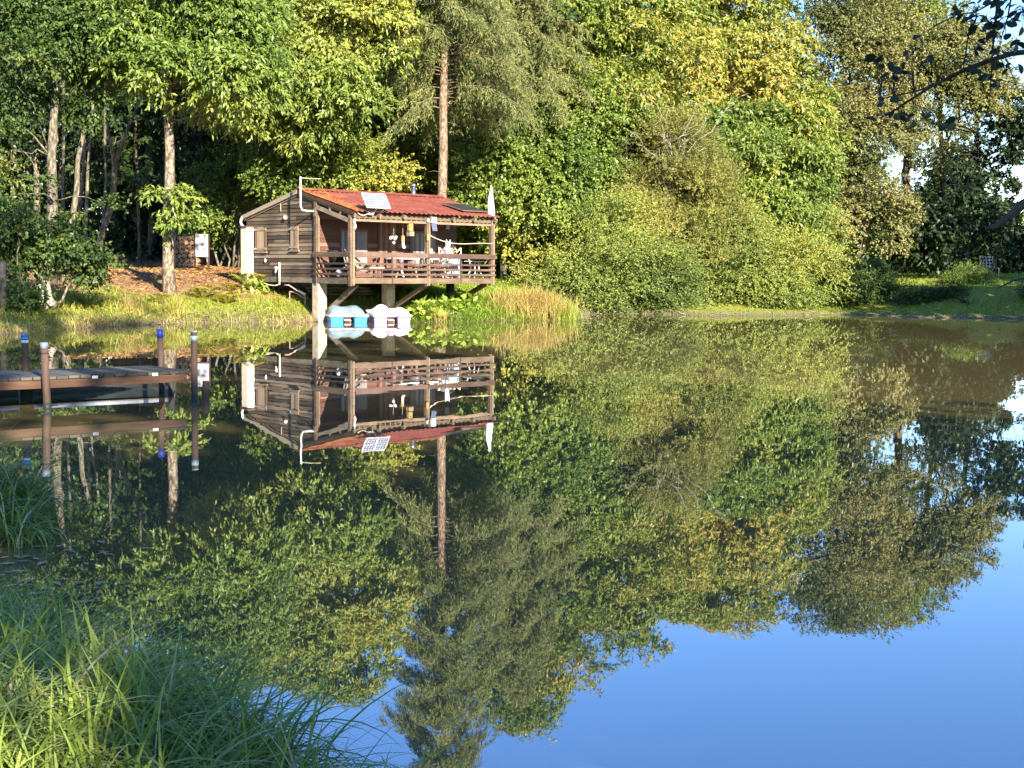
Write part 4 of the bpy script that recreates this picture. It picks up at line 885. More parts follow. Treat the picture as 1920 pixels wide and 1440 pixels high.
# firs
def fir(label, base, D, px, z0, z1, width, seed, nbr, skew=0.0, r0=.2, bark='bark_pine', trunk_lean=0):
    rng = np.random.default_rng(seed)
    bx, by = base; bz = g1(bx, by) - .1
    root = thing('fir_tree', label, 'tree', (bx, by, bz), group=None)
    mb = MB(); P, r = trunk_curve((0, 0, 0), (trunk_lean, 0, z1 - bz), r0, .03, rng, .012, 14); mb.tube(P, list(r), 12)
    for i in range(22):                                     # dead snags on the bare trunk
        z = rng.uniform(1.5, z0 - bz + 2); a = rng.uniform(0, 2 * PI); L = rng.uniform(.2, .8)
        p = np.array((trunk_lean * z / (z1 - bz), 0, z)); d = np.array((math.cos(a), math.sin(a), rng.uniform(-.2, .3)))
        mb.tube([p, p + d * L * .6, p + d * L + (0, 0, -.08)], [.011, .007, .003], 4)
    VV = []; vv = []
    for i in range(nbr):
        f = (i + rng.random()) / nbr; z = z0 + (z1 - z0) * f ** 1.05
        L = width * (1 - f) ** .75 * rng.uniform(.55, 1.1) + .4
        a = rng.uniform(0, 2 * PI)
        if rng.random() < .45: a = -PI / 2 + rng.normal(0, .9)
        if z < 9.6 and skew and math.sin(a) < -.2 and abs(math.cos(a)) < .8: a += PI
        if math.cos(a) * skew < 0 and f < .45: L *= (1 - abs(skew))
        m = 9; t = np.linspace(0, 1, m)
        base_p = np.array((bx + trunk_lean * (z - bz) / (z1 - bz), by, z))
        dirv = np.array((math.cos(a), math.sin(a), 0))
        br = base_p + dirv * (t * L)[:, None]; br[:, 2] += .12 * L * np.sin(t * 2.6) - rng.uniform(.2, .55) * L * t ** 1.7
        mb.tube(br - (bx, by, bz), list(.022 * (1 - .85 * t)), 4, cap=False)
        k = int(24 * L) + 8                                # hanging twigs along the branch
        tt = rng.uniform(.12, 1, k) ** .8; q = br[0] + dirv * (tt * L)[:, None]; q[:, 2] = np.interp(tt, t, br[:, 2])
        sd_ = np.cross(dirv, (0, 0, 1)); s_ = rng.choice([-1, 1], k)
        tw = dirv * .55 + sd_ * (s_ * rng.uniform(.2, 1, k))[:, None] + np.array((0, 0, -.95)) + rng.normal(0, .3, (k, 3)); tw = norm(tw)
        TL = rng.uniform(.3, .85, k) * (1.1 - .4 * tt)
        nn = 13
        u = rng.uniform(0, 1, (k, nn))
        qq = q[:, None] + tw[:, None] * (u * TL[:, None])[..., None]; qq[..., 2] -= (u ** 2 * TL[:, None]) * .35
        ax = tw[:, None] * .8 + rng.normal(0, .5, (k, nn, 3)) + (0, 0, -.3)
        no = rng.normal(0, 1, (k, nn, 3)) + (0, -.4, .5)
        VV.append(leaf_quads(qq.reshape(-1, 3), ax.reshape(-1, 3), no.reshape(-1, 3), rng.uniform(.10, .22, k * nn), rng.uniform(.018, .034, k * nn), 0))
        vv.append(np.clip(.45 + .12 * rng.normal(size=(k, 1)) + .15 * rng.normal(size=(k, nn)) + .1 * math.sin(i), 0, 1).ravel())
    mb.build('trunk', M[bark], root, True)
    foliage('crown', list(zip(VV, vv)), M['l_fir'], root, (bx, by, bz))
    return root
fir('tall fir with straight red brown trunk rising behind the red roof', bp(825, 52), 52, 826, 7.4, 22.5, 3.2, 21, 250, skew=.35, trunk_lean=.25)
fir('feathery grey green fir with hanging branches right of the bare fir trunk', bp(975, 58), 58, 975, 8.2, 16.5, 3.4, 22, 180, r0=.16)
# right of the cabin: green understory
tree('chestnut_tree', 'young green chestnut standing on the lawn edge right of the cabin', 'tree', bp(945, 57), at(960, 180, 57), .13,
     [(950, 300, 60, 50), (1000, 270, 70, 45), (930, 370, 55, 45), (985, 370, 60, 50, -.5), (1040, 330, 50, 50), (960, 420, 55, 35), (1000, 440, 45, 30)], 56, 'l_green', 'broad', 4200, seed=23, gap=.0, size=1.2, tone=.05)
tree('oak_tree', 'short trunked oak with pale bark at the edge of the wood beyond the lawn', 'tree', bp(985, 60), at(1000, 240, 60), .2,
     [(1060, 280, 70, 50), (1100, 340, 50, 45), (1080, 220, 70, 50), (1020, 210, 60, 40, 1)], 58, 'l_chestnut', 'broad', 3000, 'bark_pale', seed=24, size=1.2, gap=-.05)
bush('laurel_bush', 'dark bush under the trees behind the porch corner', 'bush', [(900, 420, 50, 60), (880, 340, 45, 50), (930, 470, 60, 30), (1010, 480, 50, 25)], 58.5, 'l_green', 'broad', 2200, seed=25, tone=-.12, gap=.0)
# turning chestnuts
tree('chestnut_tree', 'broad chestnut turning yellow behind the twiggy willow', 'tree', bp(1160, 64), at(1150, -30, 64), .3,
     [(1130, 60, 130, 80), (1220, 110, 110, 70, -1), (1090, 150, 90, 55, -1.2), (1160, 190, 110, 45, -1.5), (1060, 70, 80, 60, -.5), (1100, -40, 130, 60), (1010, -130, 110, 70, 1.5), (960, -130, 80, 80, 2), (1000, -200, 60, 40, 2), (1200, 10, 110, 60)], 60, 'l_yellow', 'chestnut', 8400, seed=26, tone=.0, gap=.0, size=1.1, cl_amp=.14)
tree('chestnut_tree', 'tall orange tinted chestnut crown high on the right of the wood', 'tree', bp(1370, 72), at(1370, -20, 72), .3,
     [(1340, 50, 110, 70), (1440, 90, 90, 80, -1), (1300, 130, 100, 60, -2), (1390, 170, 100, 60, -2.5), (1450, 210, 70, 60, -3), (1400, 0, 110, 40, 1), (1260, 30, 80, 50)], 66, 'l_yellow', 'chestnut', 7000, seed=27, tone=.1, gap=.0, size=1.15, cl_amp=.16)
tree('chestnut_tree', 'fresh green chestnut below the orange crown on the right', 'tree', bp(1440, 61), at(1430, 220, 61), .2,
     [(1430, 300, 80, 60), (1480, 360, 60, 60), (1380, 270, 60, 40), (1500, 280, 45, 60), (1420, 390, 80, 45, -.5), (1360, 330, 40, 40, -.5), (1520, 420, 40, 40), (1410, 220, 50, 30, .5), (1510, 215, 40, 30, .5), (1340, 240, 40, 25)], 60, 'l_chestnut', 'chestnut', 4700, seed=28, tone=.02, gap=.12, size=1.1, cl_amp=.3, rough=.35)
# willows on the shore
tree('willow_tree', 'grey olive willow with a dead twiggy top standing on the shore', 'tree', bp(1255, 57.5), at(1250, 260, 57.5), .16,
     [(1250, 290, 70, 55), (1220, 360, 80, 60), (1300, 370, 75, 70), (1260, 440, 110, 60, -.5), (1340, 450, 60, 60, -.5), (1190, 430, 50, 60), (1275, 250, 50, 25)], 57.5, 'l_olive', 'willow', 6800, seed=29, gap=-.02, clump=.8, rough=.3, limbs=10, cl_amp=.28, bough=.5)
bush('willow_bush', 'rounded yellow green willow bush overhanging the muddy edge', 'bush', [(1090, 500, 75, 70), (1160, 490, 80, 80, .3), (1120, 440, 70, 45, .4), (1210, 530, 70, 50), (1060, 545, 40, 30, -.3), (1140, 545, 90, 38, -.3), (1230, 560, 50, 25, -.3)], 55.2, 'l_willow', 'small', 6400, seed=30, gap=.12, rough=.35, clump=.75, cl_amp=.3, bough=.7, per=30)
bush('willow_bush', 'wide pale green willow thicket between the grey willow and the dark shrub', 'bush', [(1330, 520, 80, 50), (1420, 500, 80, 60, .4), (1500, 490, 70, 70, .6), (1380, 450, 80, 40, .8), (1530, 530, 40, 40), (1450, 545, 90, 30), (1290, 540, 50, 40)], 57, 'l_willow', 'small', 6400, seed=31, gap=.12, tone=-.05, rough=.35, clump=.75, cl_amp=.3, bough=.7, per=30)
# dead twigs on the willow top
rg = np.random.default_rng(5)
p0 = at(1262, 330, 57); root = thing('dead_branch', 'bare grey dead branches sticking out of the willow top', 'branch', tuple(p0)); mb = MB()
for e in ((1205, 178), (1255, 200), (1228, 215), (1330, 205), (1290, 225), (1390, 180), (1345, 262), (1182, 255), (1312, 195), (1236, 180)):
    P = limb(mb, (0, 0, 0), at(*e, 56.6 + rg.uniform(-.4, .4)) - p0, .016, rg, 6, .04)
    for k in range(5):
        s = P[int(rg.integers(2, 6))]; limb(mb, s, s + norm(np.array((rg.normal(), rg.normal() * .5, .4 + rg.normal() * .5))) * rg.uniform(.3, .8), .007, rg, 4, .05)
mb.build('twig', M['bark_dead'], root)
# brown oaks and alders at the right
tree('oak_tree', 'tall browning oak with thin crown at the right of the wood', 'tree', bp(1610, 66), at(1610, -10, 66), .26,
     [(1560, 80, 90, 80), (1620, 150, 90, 70, -1), (1540, 200, 70, 80, -1), (1600, 260, 90, 60, -1.5), (1560, 330, 70, 60, -1.5), (1620, 370, 50, 50, -2), (1580, 420, 60, 45, -2), (1640, 440, 45, 26, -2), (1600, 20, 100, 60)], 66, 'l_brown', 'broad', 9500, 'bark_grey', seed=32, gap=-.2, bough=.85, rough=.3, limbs=16, tone=-.02)
tree('oak_tree', 'olive green oak high behind the browning oaks', 'tree', bp(1700, 78), at(1690, 0, 78), .3,
     [(1690, 60, 90, 60), (1640, 40, 80, 60), (1720, 110, 60, 50), (1740, 40, 60, 50), (1650, 120, 70, 40)], 74, 'l_willow', 'broad', 4600, seed=33, gap=-.1, rough=.35, size=1.3, limbs=12)
tree('oak_tree', 'half bare browning oak leaning over the sunny field gap', 'tree', bp(1775, 72), at(1760, 60, 72), .22,
     [(1780, 110, 70, 60), (1730, 160, 60, 50), (1790, 190, 60, 40), (1765, 265, 50, 40, -1), (1700, 210, 50, 40), (1835, 160, 45, 35)], 71, 'l_brown', 'broad', 4200, 'bark_dark', seed=34, gap=.12, rough=.35, size=1.2, limbs=14)
tree('alder_tree', 'small alder with sunlit crown and bare trunk beside the field', 'tree', bp(1608, 63), at(1625, 330, 63), .14,
     [(1640, 400, 55, 35), (1600, 420, 45, 30), (1580, 390, 40, 35), (1650, 440, 40, 20)], 62, 'l_brown', 'broad', 1700, 'bark_grey', seed=35, gap=.0, tone=.1, limbs=8)
tree('pine_tree', 'dark shaded tree with open crown against the sky at the right', 'tree', bp(1835, 82), at(1835, 160, 82), .3,
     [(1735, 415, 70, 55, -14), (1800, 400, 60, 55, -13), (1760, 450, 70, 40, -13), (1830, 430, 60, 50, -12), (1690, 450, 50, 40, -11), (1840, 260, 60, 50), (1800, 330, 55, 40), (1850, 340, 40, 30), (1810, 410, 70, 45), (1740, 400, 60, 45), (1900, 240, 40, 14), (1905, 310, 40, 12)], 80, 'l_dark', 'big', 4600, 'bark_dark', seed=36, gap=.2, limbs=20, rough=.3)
tree('pine_tree', 'bare limbed dark tree at the right frame edge', 'tree', bp(1960, 80), at(1950, 100, 80), .3,
     [(1930, 200, 60, 20), (1940, 270, 70, 22), (1930, 350, 60, 20), (1950, 420, 50, 40)], 79, 'l_dark', 'big', 1000, 'bark_dark', seed=37, gap=.1, limbs=22, rough=.4)
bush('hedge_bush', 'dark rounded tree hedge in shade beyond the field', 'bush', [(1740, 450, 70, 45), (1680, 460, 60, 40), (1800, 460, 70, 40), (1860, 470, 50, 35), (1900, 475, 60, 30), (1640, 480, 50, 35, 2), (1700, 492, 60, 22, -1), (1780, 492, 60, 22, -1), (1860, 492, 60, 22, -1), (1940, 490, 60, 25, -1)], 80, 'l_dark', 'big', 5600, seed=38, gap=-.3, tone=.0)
bush('hedge_bush', 'sunlit distant hedge seen through the gap at right', 'bush', [(1880, 440, 60, 25), (1960, 430, 70, 30), (1800, 450, 60, 20)], 120, 'l_willow', 'big', 1500, seed=39, gap=-.2)
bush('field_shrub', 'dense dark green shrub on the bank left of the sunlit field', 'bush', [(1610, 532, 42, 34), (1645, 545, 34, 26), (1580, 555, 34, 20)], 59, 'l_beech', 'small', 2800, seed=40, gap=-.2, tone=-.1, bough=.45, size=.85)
bush('bramble_bush', 'low bramble mound with reddish tinge in front of the field', 'bush', [(1690, 562, 40, 12), (1735, 565, 40, 10), (1785, 560, 40, 14)], 58, 'l_beech', 'small', 1800, seed=41, gap=-.2, tone=-.05, bough=.35, size=.7)
bush('bramble_bush', 'taller bramble clump beside the white field chair', 'bush', [(1815, 530, 32, 18), (1790, 540, 22, 12)], 63, 'l_green', 'small', 1500, seed=42, gap=-.2, tone=-.02, bough=.35, size=.7)
bush('bramble_bush', 'shaded bramble bank at the right edge of the far shore', 'bush', [(1850, 568, 45, 10), (1910, 566, 50, 14), (1960, 560, 50, 25)], 56.5, 'l_dark', 'small', 2000, seed=43, gap=-.2, tone=.3, bough=.35, size=.7)
# bare young stems in the dark wood at the left
for i, (px, D, pt, lab) in enumerate([(215, 50, (205, 290), 'crooked pale trunk bending right in the dark wood'), (148, 52, (158, 150), 'slim pale trunk leaning in the dark wood left of the crooked one'),
        (125, 54, (122, 120), 'thin upright trunk close behind the tall grey beech'), (190, 56, (186, 60), 'thin pale trunk between the slim and the crooked one'), (262, 58, (255, 40), 'pale trunk half hidden above the crooked trunk'),
        (385, 58, (380, 80), 'straight thin trunk deep in shade right of the pale chestnut'), (425, 60, (430, 120), 'thin trunk in the shade left of the cabin gable'), (745, 62, (742, 200), 'thin trunk in the dark left of the fir'), (795, 64, (798, 230), 'pale thin stem just left of the fir trunk')]):
    D0 = D
    if px == 215:
        bx, by = bp(180, D); rt = thing('young_tree', lab, 'tree', (bx, by, g1(bx, by) - .1), group='bare trunks in the dark wood'); mb = MB()
        pts = [at(*q, D) - np.array(rt.location) for q in ((180, 475), (190, 440), (208, 390), (214, 345), (215, 305), (208, 270), (198, 220))]; pts[0][2] = 0
        mb.tube(pts, [.14, .12, .11, .10, .10, .05, .03], 8); mb.tube([pts[4], at(225, 282, D) - np.array(rt.location), at(240, 240, D) - np.array(rt.location), at(262, 190, D) - np.array(rt.location)], [.10, .08, .06, .03], 7)
        mb.build('trunk', M['bark_mid'], rt, True)
    else:
        bx, by = bp(px, D); rt = thing('young_tree', lab, 'tree', (bx, by, g1(bx, by) - .1), group='bare trunks in the dark wood'); mb = MB(); rg = np.random.default_rng(60 + i)
        P, r = trunk_curve((0, 0, 0), at(*pt, D) - np.array(rt.location), .075, .04, rg, .04); mb.tube(P, list(r), 7)
        for k in range(4):
            s = P[int(rg.integers(4, 9))]; limb(mb, s, s + np.array((rg.normal() * .8, rg.normal() * .4, rg.uniform(.2, .9))), .02, rg)
        mb.build('trunk', M['bark_mid'], rt, True)
# the wood behind: one mass nobody could count
rg = np.random.default_rng(77)
lb = []; trk = MB()
for i in range(130):
    px = rg.uniform(-200, 1500); D = rg.uniform(57, 84) if px < 1050 else rg.uniform(68, 84)
    x, y = bp(px, D); h = rg.uniform(10.5, 15) if px < 1000 else rg.uniform(9, 12.5)
    if px > 1350: h *= .85
    z0 = g1(x, y); r_ = rg.uniform(1.7, 2.6)
    lb.append(((x, y, z0 + h * .72), (r_, r_, h * .27))); lb.append(((x + rg.normal() * .8, y, z0 + h * .42), (r_ * .8, r_ * .8, h * .2)))
    P, r = trunk_curve((x, y, z0 - .2), (x + rg.normal() * .5, y, z0 + h * .9), rg.uniform(.09, .2), .04, rg, .03, 6); trk.tube(P, list(r), 6, cap=False)
for i in range(120):                                          # understory
    px = rg.uniform(-200, 1560); D = rg.uniform(61, 84) if px < 700 else rg.uniform(60, 84); x, y = bp(px, D); z0 = g1(x, y)
    r_ = rg.uniform(1.2, 2.2); lb.append(((x, y, z0 + r_ * .7), (r_, r_, r_)))
P1 = crown(lb, 32000, 'mass', rg, gap=-.3, tone=-.05, bough=1.0, size=1.1)
lb = []
for i in range(150):
    px = rg.uniform(-300, 1560); D = rg.uniform(86, 100); x, y = bp(px, D); z0 = g1(x, y); r_ = rg.uniform(2.2, 3.2)
    h = rg.uniform(.5, 14.5) if px < 1150 else rg.uniform(.5, 10.5)
    lb.append(((x, y, z0 + h), (r_, r_, r_)))
P2 = crown(lb, 16000, 'mass', rg, gap=-.8, tone=-.1, bough=1.6, size=2.0)
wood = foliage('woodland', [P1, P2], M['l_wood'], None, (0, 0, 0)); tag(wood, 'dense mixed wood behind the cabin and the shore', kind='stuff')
tw_ = trk.build('woodland_trunks', M['bark_grey'], None, True); tag(tw_, 'trunks inside the dense wood', kind='stuff')

# trees outside the frame that throw the shade on the near bank, the jetty and the right field
def shade_tree(label, x, y, lobes, ns, seed, mat='l_green', r0=.3, top=None):
    tree('oak_tree', label, 'tree', (x, y), top or (x + .3, y + .2, lobes[0][0][2] + 1), r0, None, 0, mat, 'big', ns, seed=seed, lobes=lobes, front=0, gap=-.35, limbs=14, size=1.3, bough=.8)
shade_tree('broad oak on the near bank behind the camera to the right', 7.5, -9.5, [((7, -9.5, 11), (4.2, 3, 3.2)), ((10.5, -9, 9), (3, 2.5, 3)), ((4.5, -9.5, 8), (2.6, 2.2, 2.6)), ((8.5, -9, 6.5), (4, 2.2, 2)), ((12, -9, 12), (3, 2.5, 3)), ((13, -9, 9), (3, 2.5, 3)), ((9.5, -9, 8.5), (2.5, 2.2, 2.5)), ((3.2, -9.5, 11.5), (2.2, 2, 2))], 3200, 81)
shade_tree('very tall oak standing further right on the near bank behind the camera', 14, -12, [((13, -12, 20), (4.2, 3.5, 4.5)), ((15, -12, 15), (4, 3, 3.5)), ((11.5, -12, 25), (2.6, 3, 2.5)), ((13.5, -12, 11), (3, 3, 3))], 2000, 82)
shade_tree('small oak close behind the camera', 4.6, -6, [((5.0, -6, 7), (2.6, 2, 1.6)), ((7, -5.6, 5.8), (2.2, 1.8, 1.6)), ((2.6, -6, 5.4), (1.2, 1.2, 1.0))], 550, 83)
shade_tree('tall oak on the right bank outside the picture', 34, 46, [((34, 46, 15), (4.5, 4, 6)), ((33.5, 44, 9), (3.5, 3.5, 4)), ((37, 48, 11), (4.5, 4, 5))], 2600, 84)
shade_tree('spreading oak on the right bank further from the water', 38, 50, [((38, 50, 15), (5, 4, 6)), ((36, 52, 9), (5, 4, 5)), ((42, 48, 10), (4, 4, 5))], 2600, 85)
shade_tree('bushy oak on the right bank just outside the picture', 22.0, 44.5, [((22, 44.5, 4.5), (2.6, 2.6, 2.8)), ((22.4, 44, 8), (2.2, 2.2, 2.2)), ((20.8, 46.5, 3.0), (1.5, 1.8, 2.2)), ((24.5, 45, 5), (2.5, 2.5, 3))], 1500, 87)
shade_tree('round oak on the right bank behind the bushy one', 27, 47, [((26.5, 46, 5), (3, 3, 3)), ((27, 45, 3), (3, 3, 3))], 1500, 88)
# ------------------------------------------------------------------ grass
def blades(P, H, W, lean, seg, rng, curl=1.0):
    """bent grass blades; returns verts, faces count per blade = seg quads"""
    n = len(P); t = np.linspace(0, 1, seg + 1)
    a = rng.uniform(0, 2 * PI, n); dr = np.stack([np.cos(a), np.sin(a), 0 * a], 1) + lean; dr[:, 2] = 0
    b_ = (.25 + 1.05 * rng.random(n) ** .8) * curl
    ang = t[None] * b_[:, None] * 1.9
    # arc: integrate direction
    sx = np.cumsum(np.sin(ang), 1) / seg; sz = np.cumsum(np.cos(ang), 1) / seg
    sx -= sx[:, :1]; sz -= sz[:, :1]
    ctr = P[:, None] + dr[:, None] * (sx * H[:, None])[..., None]; ctr[..., 2] += sz * H[:, None]
    side = norm(np.stack([-dr[:, 1], dr[:, 0], 0 * a], 1) + rng.normal(0, .35, (n, 3)) * np.array((1, 1, .5)))
    prof = np.sin(np.clip(t * .86 + .14, 0, 1) * PI) ** .7 * .5; prof[-1] = .03
    o = side[:, None] * (W[:, None] * prof[None])[..., None]
    V = np.stack([ctr - o, ctr + o], 2).reshape(n, -1, 3)           # n, (seg+1)*2, 3
    k = (seg + 1) * 2; base = (np.arange(n) * k)[:, None, None]
    q = np.array([[2 * i, 2 * i + 1, 2 * i + 3, 2 * i + 2] for i in range(seg)])[None]
    return V.reshape(-1, 3), (base + q).reshape(-1, 4)
def grass(name, label, P, H, W, mat, seg, rng, v, lean=(0, 0, 0), curl=1.0, smooth_=True, kind='stuff', parent=None):
    V, Fq = blades(P, H, W, np.array(lean), seg, rng, curl)
    o = mesh_obj(name, V, Fq, M[mat], parent, smooth_, {'v': np.repeat(v, seg)})
    if kind: tag(o, label, kind=kind)
    return o
rg = np.random.default_rng(101)
def scatter(n, x0, x1, y0, y1, keep):
    x = rg.uniform(x0, x1, n); y = rg.uniform(y0, y1, n); d = shore_dist(x, y); k = keep(x, y, d)
    x, y, d = x[k], y[k], d[k]
    return np.stack([x, y, ground(x, y, d) - .01], 1), d
# near bank: tall rank grass
P, d = scatter(230000, -6.5, .3, 2.6, 12.5, lambda x, y, d: (d > -.08) & (d < 3.0) & (np.abs(x) < .42 * y + .6))
cl = noise(P, .5, 21)
k = (cl > -.55 - .5 * rg.random(len(P))) & ~((P[:, 1] > 6.5) & (P[:, 1] < 8.0) & (d < .15)); P = P[k]; d = d[k]; cl = cl[k]
k = rg.random(len(P)) < np.clip(1.25 - .07 * P[:, 1], .25, 1); P = P[k]; d = d[k]; cl = cl[k]
n = len(P); P[:, 2] = np.maximum(P[:, 2], 0)
H = rg.uniform(.16, .44, n) * (1 + .3 * cl) * np.where(P[:, 1] < 6.6, 1.0, 1.05) * np.where(rg.random(n) < .03, 1.25, 1); W = rg.uniform(.004, .012, n)
v = np.where(rg.random(n) < .05, .97, 0) + np.clip(.40 + .18 * noise(P, .7, 22) + .13 * rg.normal(size=n) + .25 * smooth(-1.2, -2.6, P[:, 0]) * smooth(6.2, 5, P[:, 1]), 0, .9); v = np.minimum(v, 1)  # blades in the left corner paler: a sun dapple put into their tone
grass('bank_grass', 'rank green grass growing on the near bank', P, H, W, 'g_near', 7, rg, v, (.2, .0, 0), 1.5)
# a few long seeded stems leaning over the water
pts = np.array([(-.80, 4.30, .02), (-.78, 4.35, .0), (-.9, 4.5, .02), (-.74, 4.25, .0), (-1.0, 4.75, 0), (-2.1, 5.9, .02), (-1.3, 5.1, .02)]); k = len(pts)
grass('grass_stem', 'long', pts, np.full(k, .5), np.full(k, .008), 'g_near', 8, rg, np.full(k, .45), (.6, .3, 0), .9)
# far banks
def tone_far(P): return np.clip(.42 + .24 * noise(P, 1.3, 31) + .15 * rg.normal(size=len(P)), 0, 1)
P, d = scatter(90000, -15, -3.0, 30, 48, lambda x, y, d: (d > -.1) & (d < 4.2) & (rg.random(len(x)) < np.clip(1.25 - d / 4.2, 0, 1) * grassy(x, y, d) + .02))
n = len(P); grass('shore_grass', 'yellow green grass on the left bank', P, rg.uniform(.07, .24, n) * np.where(d < .4, 1.2, 1), rg.uniform(.012, .026, n), 'g_far', 2, rg, np.clip(tone_far(P) + .3 * smooth(.5, .0, d), 0, 1), (.1, -.2, 0))
P, d = scatter(90000, -4, 5, 43, 62, lambda x, y, d: (d > -.1) & (d < 14) & (rg.random(len(x)) < np.clip(1.1 - d / 12, .25, 1)) & ((x < 2.3) | (y > 56)))
n = len(P); grass('lawn_grass', 'bright lawn grass right of the cabin', P, np.where(d < 2.2, rg.uniform(.15, .4, n), rg.uniform(.06, .15, n)), rg.uniform(.014, .03, n), 'g_lawn', 2, rg, tone_far(P), (.1, -.2, 0))
P, d = scatter(60000, 2, 30, 47, 84, lambda x, y, d: (d > .0) & (d < 26) & (rg.random(len(x)) < np.clip(1.0 - d / 30, .3, 1)) & ((d < 1.8) | (x > 10)))
n = len(P); grass('field_grass', 'grass on the right shore and field', P, np.where(d < 1.5, rg.uniform(.03, .16, n), rg.uniform(.08, .25, n)), rg.uniform(.02, .04, n), 'g_lawn', 2, rg, tone_far(P), (.1, -.2, 0))
# straw coloured reed clumps at the lawn corner
def clump(name, label, cat, x, y, r, n, h, mat, seed, tone=.5, group=None, curl=.55):
    rr_ = np.random.default_rng(seed); z0 = max(0, g1(x, y))
    q = rr_.normal(0, r * .5, (n, 2)); P = np.stack([q[:, 0], q[:, 1], 0 * q[:, 0]], 1)
    P[:, 2] = np.maximum(ground(P[:, 0] + x, P[:, 1] + y), 0) - z0 - .02
    H = h * rr_.uniform(.55, 1.1, n); V, Fq = blades(P, H, rr_.uniform(.008, .02, n), np.array((0, -.2, 0)), 3, rr_, curl)
    o = mesh_obj(name, V, Fq, M[mat], None, True, {'v': np.repeat(np.clip(tone + .2 * rr_.normal(size=n), 0, 1), 3)})
    o.location = (x, y, z0); return tag(o, label, cat, group)
clump('reed_clump', 'orange straw reed clump at the grassy corner by the willow', 'reeds', 1.0, 47.2, .85, 1100, .95, 'g_reed', 1, .6)
clump('reed_clump', 'taller dry reed clump leaning at the water right of the lawn', 'reeds', .1, 47.1, .8, 800, .7, 'g_reed', 2, .35)
clump('reed_clump', 'green sedge tuft nearest the willow at the water', 'reeds', 1.65, 46.9, .5, 500, .6, 'g_lawn', 3, .7)
clump('reed_clump', 'tan bare reed stubble beside the white and lilac boat', 'reeds', -2.3, 43.9, .25, 120, .5, 'g_reed', 4, .8)
clump('reed_clump', 'yellow green sedge tuft on the left bank before the pale chestnut', 'reeds', -9.9, 41.6, .35, 220, .75, 'g_far', 5, .5)
clump('reed_clump', 'straw sedge tuft below the two toned fern', 'reeds', -10.9, 40.6, .3, 160, .6, 'g_reed', 6, .4)
# ferns and big leaved herbs
def fern_mesh(seed, nf=9, L=.6):
    rr_ = np.random.default_rng(seed); Vs = []; vs = []
    for i in range(nf):
        a = 2 * PI * i / nf + rr_.normal() * .25; m = 14; t = np.linspace(.08, 1, m); l = L * rr_.uniform(.7, 1.15)
        dr = np.array((math.cos(a), math.sin(a), 0)); c = dr * (t * l * .8)[:, None]; c[:, 2] = l * (.75 * np.sin(t * 2.0) * .8)
        for s in (-1, 1):
            sd_ = np.cross(dr, (0, 0, 1)) * s
            Vs.append(leaf_quads(c, np.tile(sd_ + dr * .4 + (0, 0, -.15), (m, 1)), np.tile((0, 0, 1.0), (m, 1)) + dr * .2, .42 * l * np.sin(np.clip(t, .12, .97) * PI * .95) ** .8 + .02, np.full(m, .055 * l / .6), 0)); vs.append(np.full(m, rr_.uniform(.1, 1)))
    return np.concatenate(Vs), np.concatenate(vs)
fern_labels = ['yellow fern at the foot of the white cabinet', 'golden fern right of the pale chestnut foot', 'small yellow fern on the left bank slope', 'bright fern close to the brown needle slope', 'orange yellow fern under the hazel bush', 'low fern between the pale chestnut and the water']
V0, v0 = fern_mesh(1)
f0 = mesh_obj('fern', V0, np.arange(len(V0)).reshape(-1, 4), M['l_fern'], None, False, {'v': v0})
for i, (px, py, D, s) in enumerate(((468, 525, 45.6, 1.3), (380, 545, 43.6, 1.0), (425, 552, 43.4, .9), (430, 530, 45, .7), (165, 560, 40, .9), (300, 560, 42.3, .8))):
    o = f0 if i == 0 else f0.copy()
    if i: C.objects.link(o)
    x, y = bp(px, D); o.location = (x, y, g1(x, y)); o.rotation_euler = (0, 0, i * 1.3); o.scale = (s,) * 3; tag(o, fern_labels[i], 'fern', 'ferns on the left bank')
def herb(name, label, x, y, seed, r=.4, n=60, L=.24, mat='l_herb'):
    rr_ = np.random.default_rng(seed); z0 = max(0, g1(x, y)); d = norm(rr_.normal(size=(n, 3))); d[:, 2] = np.abs(d[:, 2]); P = d * np.array((r, r, r * .9)) * rr_.uniform(.6, 1.05, (n, 1))
    V = leaf_quads(P, d + rr_.normal(0, .4, (n, 3)) + (0, 0, -.5), rr_.normal(0, .4, (n, 3)) + (0, -.3, .9), L * rr_.uniform(.6, 1.2, n), L * .75 * rr_.uniform(.7, 1.2, n))
    root = thing(name, label, 'plant', (x, y, z0)); mesh_obj('foliage', V, np.arange(len(V)).reshape(-1, 4), M[mat], root, False, {'v': np.clip(rr_.normal(.5, .2, n), 0, 1)})
    mb = MB()
    for i in range(6): mb.tube([(0, 0, -.05), tuple(P[i] * .5 + np.array((0, 0, .05))), tuple(P[i])], [.012, .008, .004], 5)
    mb.build('stem', M['bark_grey'], root)
herb('broadleaf_plant', 'large pale green leaves right beside the white and lilac boat', -2.75, 44.0, 1, .5, 90)
herb('broadleaf_plant', 'clump of broad leaves by the dark wooden pillar', -2.0, 45.2, 2, .42, 70)
herb('broadleaf_plant', 'yellow green leafy clump at the foot of the last strut', -1.5, 46.2, 3, .4, 60)
herb('broadleaf_plant', 'bright leafy plant beside the cable under the gable wall', -8.2, 45.1, 4, .42, 90, .17)
